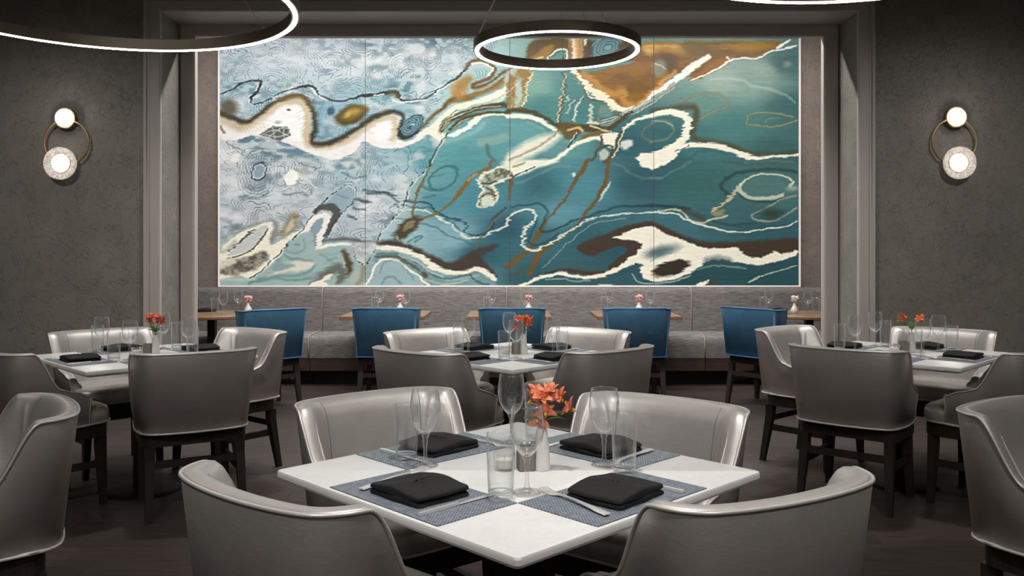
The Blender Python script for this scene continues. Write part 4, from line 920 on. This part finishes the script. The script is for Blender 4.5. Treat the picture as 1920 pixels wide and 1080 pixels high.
TUMB = [('wall', tum_wall, None), ('base', tum_base, None)]
VASE = [('body', mesh('body', G().add(lathe([(0, 0), (.0215, 0), (.0225, .003), (.0215, .03), (.0185, .07), (.0145, .105), (.0135, .112), (.0115, .112), (.012, .10), (.016, .06), (0, .01)], 28)).vf(), 'ceramic', True, 50), None)]
BUD = [('body', mesh('body', lathe([(0, 0), (.020, 0), (.030, .012), (.034, .03), (.030, .05), (.016, .072), (.012, .09), (.0145, .098), (.0125, .098), (.0095, .09), (.0, .06)], 24), 'ceramic', True, 50), None)]
CUBE = [('body', mesh('body', G().add(rbox(-.021, .021, -.021, .021, 0, .064, .002)).vf(), 'stone', True, 40), None),
        ('slot', mesh('slot', box(-.015, .015, -.012, .012, .0635, .0646), 'black_metal'), 0)]
VOTIVE = [('cup', mesh('cup', lathe([(0, 0), (.026, 0), (.029, .003), (.030, .045), (.0295, .0455), (.0275, .045), (.0265, .008), (0, .007)], 24), 'glass', True), None),
          ('candle', mesh('candle', lathe([(0, .008), (.0235, .008), (.0235, .028), (0, .029)], 20), 'wax', True, 40), None), ('wick', mesh('wick', tube([(0, 0, .028), (.0005, 0, .036)], .0008, 5), 'black_metal'), 1)]
MATP = [('weave', mesh('weave', rbox(-.2085, .2085, -.1195, .1195, 0, .0022, .001, 1), 'mat'), None)]
def napkin():
    """flat folded linen pad: two soft layers, one part each"""
    out = []
    for k, (z0, z1, sx, sy) in enumerate(((0, .014, .096, .080), (.0135, .030, .096, .080))):
        rings = []
        for z, s in ((z0, .965), (z0 + .002, .99), ((z0 + z1) / 2, 1.0), (z1 - .003, .99), (z1 - .0005, .965), (z1 + .001, .85), (z1 + .0025, .5), (z1 + .003, .05)):
            r = []
            base = roundrect(sx, -sy, sy, .012, .012, 3); dense = []
            for (xa, ya), (xb, yb) in zip(base, base[1:] + base[:1]):
                kk = max(1, int(math.hypot(xb - xa, yb - ya) / .02)); dense += [(xa + (xb - xa) * i / kk, ya + (yb - ya) * i / kk) for i in range(kk)]
            for x, y in dense:
                a = math.atan2(y, x)
                wv = .0035 * math.sin(a * 3 + k) + .002 * math.sin(a * 7 + 2 * k)
                r.append((x * s + wv * .6, y * s - wv * .5, z + (.003 * math.sin(x * 40 + k * 2) * (1 if z > z0 + .004 else 0)) + (.004 * (abs(x) / sx) ** 3 * (-1 if z > z0 + .005 else 0))))
            rings.append(r)
        out.append(('fold', mesh('fold', loft(rings), 'napkin', True, 70), None))
    return out
NAPK = napkin()
def fork():
    g = G()
    def bar(pts, w_, th):
        rings = []
        for (x, y, z), ww in zip(pts, w_): rings.append([((x + e) * 1.2, y * 1.2, zz) for e, zz in ((-ww, z), (ww, z), (ww * .8, z + th), (-ww * .8, z + th))])
        return loft(rings)
    h = bar([(0, -.10, .004), (0, -.07, .0045), (0, .0, .007), (0, .03, .006), (0, .05, .0035)], [.0085, .008, .0035, .003, .005], .0022)
    b = bar([(0, .05, .0035), (0, .06, .002), (0, .072, .0012)], [.005, .0105, .0118], .002)
    tines = [bar([(x, .072, .0012), (x, .09, .0022), (x * .92, .108, .006)], [.0019, .0017, .0008], .0018) for x in (-.0095, -.0032, .0032, .0095)]
    return [('handle', mesh('handle', h, 'steel', True, 40), None), ('head', mesh('head', b, 'steel', True, 40), None)] + [('tine', mesh('tine', q, 'steel', True, 40), 1) for q in tines]
def knife():
    def bar(pts, w_, th):
        rings = []
        for (x, y, z), (wl, wr) in zip(pts, w_): rings.append([(x - wl, y, z), (x + wr, y, z), (x + wr * .7, y, z + th), (x - wl * .7, y, z + th)])
        return loft(rings)
    h = bar([(0, -.115, .0005), (0, -.10, .0005), (0, -.02, .0005), (0, .0, .001)], [(.006, .006), (.0075, .0075), (.006, .006), (.005, .005)], .006)
    b = bar([(0, 0, .002), (0, .03, .002), (0, .08, .002), (0, .11, .002), (0, .118, .002)], [(.005, .005), (.009, .006), (.010, .006), (.007, .006), (.001, .006)], .0016)
    return [('handle', mesh('handle', h, 'steel', True, 40), None), ('blade', mesh('blade', b, 'steel', True, 40), None)]
FORK, KNIFE = fork(), knife()
SEATS = [(225, 'near left'), (315, 'near right'), (45, 'far right'), (135, 'far left')]
for tb, (cx, cy) in TAB.items():
    nm = TNAME[tb]; turn = -.6 if tb == 'front' else 0.0; jr = random.Random(tb)
    for ang, side in SEATS:
        a = math.radians(ang + turn); ox, oy = math.cos(a), math.sin(a); rx, ry = -oy, ox     # outward, and the diner's right hand
        rx, ry = (-rx, -ry) if (rx * -oy + ry * ox) < 0 else (rx, ry)
        def at(u, v): return (cx + ox * v + rx * u, cy + oy * v + ry * u)
        rz = math.atan2(ox, -oy)           # local +y points to the table centre
        place(MATP, 'placemat', (*at(0, .3285), .7502), rz, 'woven blue placemat on the %s side of the %s' % (side, nm), 'placemat', 'woven placemats')
        j = lambda s: jr.uniform(-s, s)
        place(NAPK, 'napkin', (*at(-.005 + j(.006), .33 + j(.006)), .7526), rz + j(.12), 'black folded napkin on the %s side of the %s' % (side, nm), 'napkin', 'black napkins')
        fu, fv, fr_ = {'front near left': (-.148, .297, .22), 'front near right': (-.118, .304, -.2)}.get(tb + ' ' + side, (-.140 + j(.006), .31 + j(.008), .08 + j(.1)))
        place(FORK, 'fork', (*at(fu, fv), .7526), rz + fr_, 'steel fork left of the napkin on the %s side of the %s' % (side, nm), 'fork', 'table forks')
        place(KNIFE, 'knife', (*at(.128 + j(.005), .32 + j(.006)), .7526), rz + j(.08), 'steel knife right of the napkin on the %s side of the %s' % (side, nm), 'knife', 'table knives')
    for (tx, ty), (wx, wy), corner in (((-.043, -.26), (.02, -.212), 'near'), ((-.31, .113), (-.25, .038), 'left'), ((.28, -.017), (.234, .045), 'right'), ((.056, .333), (-.017, .311), 'far')):
        zt = .7526
        place(TUMB, 'tumbler', (cx + tx, cy + ty, zt), 0, 'clear straight water tumbler at the %s corner of the %s' % (corner, nm), 'tumbler', 'water tumblers')
        place(WINE, 'wine_glass', (cx + wx, cy + wy, zt), 0, 'clear stemmed wine glass at the %s corner of the %s' % (corner, nm), 'wine glass', 'wine glasses')
    place(VASE, 'vase', (cx + .064, cy + .011, .7502), 0, 'slim white ceramic vase at the centre of the %s' % nm, 'vase', 'white vases')
    place(CUBE, 'caddy', (cx + .020, cy + .006, .7502), math.radians(12), 'small grey stone caddy beside the vase on the %s' % nm, 'caddy', 'stone caddies')
    place(VOTIVE, 'votive_candle', (cx - .036, cy + .005, .7502), 0, 'white votive candle in a glass cup on the %s' % nm, 'candle', 'votive candles')

# ------------------------------------------------------------------ flowers
def petal_mesh(mat, L, W, curl):
    rows = 6; cols = 4; v = []; f = []
    for i in range(rows + 1):
        t = i / rows; wv = W * math.sin(math.pi * min(1, .12 + .88 * t) ** .9) ** .8 * (1 - .25 * t) + .0004
        out_ = L * (t * .8 + .2 * t * t); zz = L * (.75 * t - curl * t * t)
        for j in range(cols + 1):
            s = (j / cols - .5) * 2; v.append((s * wv, out_, zz + abs(s) * wv * .45))
    nn = cols + 1
    for i in range(rows):
        for j in range(cols): f.append((i * nn + j, i * nn + j + 1, (i + 1) * nn + j + 1, (i + 1) * nn + j))
    k = len(v); v2 = [(x, y, z - .0006) for x, y, z in v]           # a thin solid, not a sheet
    f2 = [tuple(q + k for q in r[::-1]) for r in f]
    rim = [j for j in range(nn)] + [i * nn + cols for i in range(1, rows + 1)] + [rows * nn + j for j in range(cols - 1, -1, -1)] + [i * nn for i in range(rows - 1, 0, -1)]
    f3 = [(rim[i], rim[i] + k, rim[(i + 1) % len(rim)] + k, rim[(i + 1) % len(rim)]) for i in range(len(rim))]
    return mesh('petal', (v + v2, f + f2 + f3), mat, True)
leaf_v = []
def leaf_mesh(L, W):
    rows = 7; v = []; f = []
    for i in range(rows + 1):
        t = i / rows; wv = W * math.sin(math.pi * t ** .8) + .0006; z = L * (.55 * t - .45 * t * t)
        v += [(-wv, L * t * .85, z + wv * .3), (0, L * t * .85, z), (wv, L * t * .85, z + wv * .3), (wv, L * t * .85, z + wv * .3 - .0008), (0, L * t * .85, z - .0008), (-wv, L * t * .85, z + wv * .3 - .0008)]
    for i in range(rows):
        for j in range(6):
            q = (j + 1) % 6; f.append((i * 6 + j, i * 6 + q, (i + 1) * 6 + q, (i + 1) * 6 + j))
    f += [(5, 4, 3, 2, 1, 0), tuple(range(rows * 6, rows * 6 + 6))]
    return mesh('leaf', (v, f), 'leaf', True)
PET = {m: (petal_mesh(m, .034, .0125, .35), petal_mesh(m, .031, .009, .15)) for m in ('petal_orange', 'petal_red', 'petal_bright', 'petal_pink', 'petal_white')}
LEAF = leaf_mesh(.064, .0125)
CORE = mesh('bloom', G().add(lathe([(0, -.012), (.0035, -.008), (.0045, 0), (.003, .008), (0, .012)], 10)).add(tube([(.001, 0, .006), (.004, .003, .022), (.008, .006, .03)], .0008, 5)).add(tube([(-.001, 0, .006), (-.003, .004, .022), (-.006, .008, .03)], .0008, 5)).vf(), 'stamen', True)
def bouquet(loc, mat, blooms, leaves, label, seed, top=.112, petals=True, s=1.0):
    rr = random.Random(seed)
    t = thing('alstroemeria', (loc[0], loc[1], loc[2] + .012), 0, label, 'flower', 'cut flowers in vases')
    hub = Vector((0, 0, top + .012)) * 1.0
    g = G().add(tube([(0, 0, .0), (.001, 0, top * .6), hub], .0022, 6))
    for bx, by, bz, tilt, az in blooms:
        p = Vector((bx, by, bz)) * s + Vector((0, 0, top))
        g.add(tube([hub - Vector((0, 0, .008)), hub.lerp(p, .5) + Vector((0, 0, .006)), p - Vector((0, 0, .008))], .0014, 5))
    obj('stem', mesh('stem', g.vf(), 'leaf', True), t)
    for bx, by, bz, tilt, az in blooms:
        p = Vector((bx, by, bz)) * s + Vector((0, 0, top))
        b = obj('bloom', CORE, t, p); b.rotation_euler = (math.radians(tilt), 0, math.radians(az)); b.scale = (s, s, s)
        for k in range(6):
            q = obj('petal', PET[mat][k % 2], b); q.rotation_euler = (math.radians(rr.uniform(-8, 12)), 0, math.radians(60 * k + rr.uniform(-9, 9)))
    for az, tilt, k in leaves:
        l = obj('leaf', LEAF, t, hub - Vector((0, 0, .01))); l.rotation_euler = (math.radians(tilt), 0, math.radians(az)); l.scale = (k, k, k)
c = TAB['front']
bouquet((c[0] + .064, c[1] + .011, .7502), 'petal_orange', [(-.002, -.012, .068, 40, 10), (.022, .004, .078, 20, -30), (-.03, .0, .058, 50, 90), (.052, .006, .062, 45, -60), (.082, -.004, .036, 62, -80), (.008, -.03, .03, 70, 175), (-.018, .02, .072, 30, 40), (-.012, -.026, .010, 95, 160)],
        [(-70, 8, 1.25), (-95, 0, 1.2), (-82, 22, 1.05), (80, 28, 1.1), (110, 12, 1.0), (175, 10, .9), (-40, 25, .9)], 'coral alstroemeria blooms in the vase on the front table', 3)
c = TAB['middle']
bouquet((c[0] + .064, c[1] + .011, .7502), 'petal_bright', [(-.05, 0, .04, 50, 90), (-.02, -.01, .068, 30, 20), (.012, 0, .07, 20, -20), (.045, 0, .06, 45, -70), (-.055, -.01, .015, 75, 100), (.02, -.02, .045, 60, 170), (-.03, .015, .06, 30, 30)],
        [(-60, 5, .9), (70, 10, .9), (180, 0, .8), (-110, -5, .9)], 'bright orange alstroemeria in the vase on the middle table', 5)
c = TAB['left']
bouquet((c[0] + .064, c[1] + .011, .7502), 'petal_red', [(-.05, 0, .075, 45, 90), (-.02, -.01, .085, 30, 20), (.015, 0, .08, 20, -20), (.05, 0, .07, 45, -70), (-.035, -.01, .06, 55, 130), (.03, -.02, .06, 60, 190)],
        [(-60, 25, 1.0), (70, 30, 1.1), (180, 25, .9), (100, 10, 1.0), (-100, 10, .9)], 'dark red alstroemeria with green leaves on the left table', 7)
c = TAB['right']
bouquet((c[0] + .064, c[1] + .011, .7502), 'petal_bright', [(-.075, 0, .06, 55, 90), (-.055, -.01, .075, 35, 60), (.05, -.005, .066, 45, -60), (.068, 0, .055, 55, -90)],
        [(-20, 50, 1.1), (20, 55, 1.0), (170, 30, .9)], 'two orange alstroemeria clusters around a leaf on the right table', 9)

# settings on the wooden tables along the banquette
SMALL = [(0, 0, .022, 20, 0), (-.024, 0, .012, 50, 90), (.024, 0, .012, 50, -90), (0, -.02, .006, 65, 180), (.004, .014, .018, 30, 20)]
def back_item(proto, name, x, y, label, cat, group, rz=0): place(proto, name, (x, y, .7452), rz, label, cat, group)
def px_at(px, y): return (px - PX) * y / FPX
for i, (wl, vx, wr, col, tm) in enumerate(((712, 750, 761, 'petal_pink', 0), (922, 991, 984, 'petal_pink', 0), (1142, 1198, 1219, 'petal_pink', 0))):
    n_ = BNAME[i]
    back_item(WINE, 'wine_glass', px_at(wl, 8.2), 8.2, 'clear wine glass left of the flowers on the %s' % n_, 'wine glass', 'wine glasses')
    back_item(WINE, 'wine_glass', px_at(wr, 8.0), 8.0, 'clear wine glass closest to the flowers on the %s' % n_, 'wine glass', 'wine glasses')
    back_item(TUMB, 'tumbler', px_at(wl - 9, 8.05), 8.05, 'clear tumbler left of the flowers on the %s' % n_, 'tumbler', 'water tumblers')
    back_item(BUD, 'bud_vase', px_at(vx, 8.12), 8.12, 'small white bud vase on the %s' % n_, 'vase', 'white bud vases')
    bouquet((px_at(vx, 8.12), 8.12, .7452), col, SMALL, [(60, 10, .6), (-80, 5, .6)], 'pale pink blooms in the bud vase on the %s' % n_, 20 + i, .10, True, 1.15)
for i, sg in ((3, -1), (4, 1)):
    n_ = BNAME[i]
    L = [(WINE, 'wine_glass', 419 if sg < 0 else 1441, 7.80 if sg < 0 else 8.15, 'wine glass', 'wine glasses', 'clear wine glass nearer the tumbler on the %s' if sg < 0 else 'clear wine glass next to the blue chair on the %s'),
         (WINE, 'wine_glass', 447 if sg < 0 else 1514, 8.1 if sg < 0 else 7.95, 'wine glass', 'wine glasses', 'clear wine glass next to the flowers on the %s' if sg < 0 else 'clear wine glass between flowers and tumbler on the %s'),
         (TUMB, 'tumbler', 403 if sg < 0 else 1530, 7.82 if sg < 0 else 7.90, 'tumbler', 'water tumblers', 'clear water tumbler beside the frame on the %s')]
    for pr, nm_, px, y, cat, grp, lab in L: back_item(pr, nm_, px_at(px, y), y, lab % n_, cat, grp)
    vx = 465 if sg < 0 else 1490
    back_item(BUD, 'bud_vase', px_at(vx, 7.98), 7.98, 'small white bud vase on the %s' % n_, 'vase', 'white bud vases')
    bouquet((px_at(vx, 7.98), 7.98, .7452), 'petal_pink' if sg < 0 else 'petal_white', SMALL, [(60, 10, .6), (-80, 5, .6)], '%s blooms in the bud vase on the %s' % ('pink' if sg < 0 else 'white', n_), 30 + i, .10, True, 1.15)
    back_item(NAPK, 'napkin', px_at(386 if sg < 0 else 1466, 8.22), 8.22, 'black folded napkin on the %s' % n_, 'napkin', 'black napkins', .3)
back_item(VOTIVE, 'votive_candle', px_at(1477, 7.92), 7.92, 'white votive candle in a glass cup on the right round wooden table', 'candle', 'votive candles')
back_item(TUMB, 'tumbler', px_at(1431, 8.08), 8.08, 'clear water tumbler next to the blue chair on the right round wooden table', 'tumbler', 'water tumblers')

# ------------------------------------------------------------------ ring pendants
def pendant(cx, cy, z, r, h, label, wires, seg=128):
    t = thing('ring_pendant', (cx, cy, z), 0, label, 'pendant lamp', 'ring pendants')
    wd = .040
    obj('band', mesh('band', lathe([(r, .004), (r, h), (r - wd, h), (r - wd, .004), (r - wd + .009, .004), (r - wd + .009, .012), (r - .009, .012), (r - .009, .004)], seg, closed=True), 'bronze', True, 40), t)
    obj('light_strip', mesh('light_strip', lathe([(r - .0095, .011), (r - .0095, .001), (r - .012, -.001), (r - wd + .012, -.001), (r - wd + .0095, .001), (r - wd + .0095, .011)], seg, closed=True), 'glow', True, 40), t)
    for a, (tx, ty), rad in wires:
        a = math.radians(a); p = Vector(((r - wd / 2) * math.cos(a), (r - wd / 2) * math.sin(a), h))
        w_ = obj('cable', mesh('cable', tube([p, p + Vector((0, 0, .012)), Vector((tx, ty, CEIL - z - .02))], rad, 6), 'cable', True), t)
        obj('anchor', mesh('anchor', lathe([(0, h - .002), (.007, h - .002), (.007, h + .016), (.004, h + .022), (0, h + .022)], 10, p.x, p.y), 'steel', True, 40), w_)
    obj('canopy', mesh('canopy', lathe([(0, CEIL - z - .03), (.07, CEIL - z - .03), (.075, CEIL - z - .025), (.075, CEIL - z - .001), (0, CEIL - z - .001)], 32), 'bronze', True, 40), t)
RZ = CAMH + 1.2
pendant((1044 - PX) * 5.14 / FPX, 5.14, RZ, .505, .062, 'bronze ring pendant glowing before the artwork, the complete ring in view', [(185, (-.02, 0), .0045), (60, (.03, .02), .0012), (82, (.0, .03), .0012), (300, (.02, -.03), .0012)])
pendant(-2.04, 4.15, RZ, .98, .066, 'large bronze ring pendant glowing at the upper left over the left table', [(50, (.03, .02), .002), (170, (-.03, 0), .002), (290, (.02, -.03), .002)])
pendant(1.41, 3.17, RZ, .97, .066, 'large bronze ring pendant just showing at the top right photo edge', [(60, (.03, .02), .0014), (180, (-.03, 0), .0014), (300, (.02, -.03), .0014)])

# ------------------------------------------------------------------ sconces
def disc(r, d, cx, cz, y, n=40, dome=0.0):  # round drum standing off the wall, axis along -y
    prof = [(0, 0), (r * .96, 0), (r, .003), (r, d - .004), (r * .95, d)] + ([(r * .7, d + dome * .5), (r * .35, d + dome * .88)] if dome else []) + [(0, d + dome)]
    v, f = lathe(prof, n); return [(cx + x, y - z, cz + yy) for x, yy, z in v], f
def sconce(rc, tp, lo, inn, label):
    k = WALL_Y / FPX; cx, cz = (rc[0] - PX) * k, CAMH + (PY - rc[1]) * k
    t = thing('wall_sconce', (cx, WALL_Y, cz), 0, label, 'wall lamp', 'ring wall sconces')
    rel = lambda p: ((p[0] - rc[0]) * k, (rc[1] - p[1]) * k)
    R = 41.5 * k
    obj('ring', mesh('ring', tube([(R * math.cos(a), -.045, R * math.sin(a)) for a in np.linspace(0, 2 * math.pi, 72, endpoint=False)], .0085, 8, True), 'brass', True), t)
    x, z = rel(tp)
    u = obj('lamp_cup', mesh('lamp_cup', disc(20 * k, .05, x, z, -.002), 'brass', True, 40), t)
    obj('globe', mesh('globe', disc(16 * k, .012, x, z, -.052, dome=.05), 'globe', True, 50), u)
    x, z = rel(lo); l = obj('glass_disc', mesh('glass_disc', disc(30 * k, .030, x, z, -.055, 64), 'hammered', True, 50), t)
    x2, z2 = rel(inn)
    obj('backplate', mesh('backplate', disc(18 * k, .053, x2, z2, -.001), 'brass', True, 40), t)
    obj('rim', mesh('rim', tube([(x2 + 17.5 * k * math.cos(a), -.087, z2 + 17.5 * k * math.sin(a)) for a in np.linspace(0, 2 * math.pi, 48, endpoint=False)], .004, 6, True), 'brass', True), l)
    obj('globe', mesh('globe', disc(16 * k, .010, x2, z2, -.086, dome=.035), 'globe', True, 50), l)
sconce((130, 268), (127, 223), (121, 308), (124, 308), 'brass ring wall sconce with two glowing discs left of the artwork')
sconce((1784, 266), (1788, 221), (1791, 307), (1787, 307), 'brass ring wall sconce with two glowing discs right of the artwork')

# ------------------------------------------------------------------ fixtures of the ceiling lights (above the frame)
DTRIM = mesh('trim_ring', lathe([(.062, 0), (.085, 0), (.088, -.006), (.064, -.008), (.058, -.002), (.058, 0)], 32, closed=True), 'trim', True, 40)
DLENS = mesh('lens', lathe([(0, -.0005), (.0575, -.0005), (.0575, -.002), (0, -.002)][::-1], 32), 'downlens', True, 40)
for i, d in enumerate(DOWN):
    t = thing('downlight', (d[0], d[1], CEIL), 0, 'recessed round downlight in the ceiling above ' + d[6], 'ceiling lamp', 'recessed downlights')
    obj('trim_ring', DTRIM, t); obj('lens', DLENS, t)
t = thing('fill_panel_housing', (0, -1.8, CEIL), 0, 'long housing of the added fill panel behind the viewer', 'ceiling lamp')
obj('housing', mesh('housing', rbox(-3.55, 3.55, -.3, .3, -.05, 0, .004), 'trim'), t)  # housing made up for the added fill panel
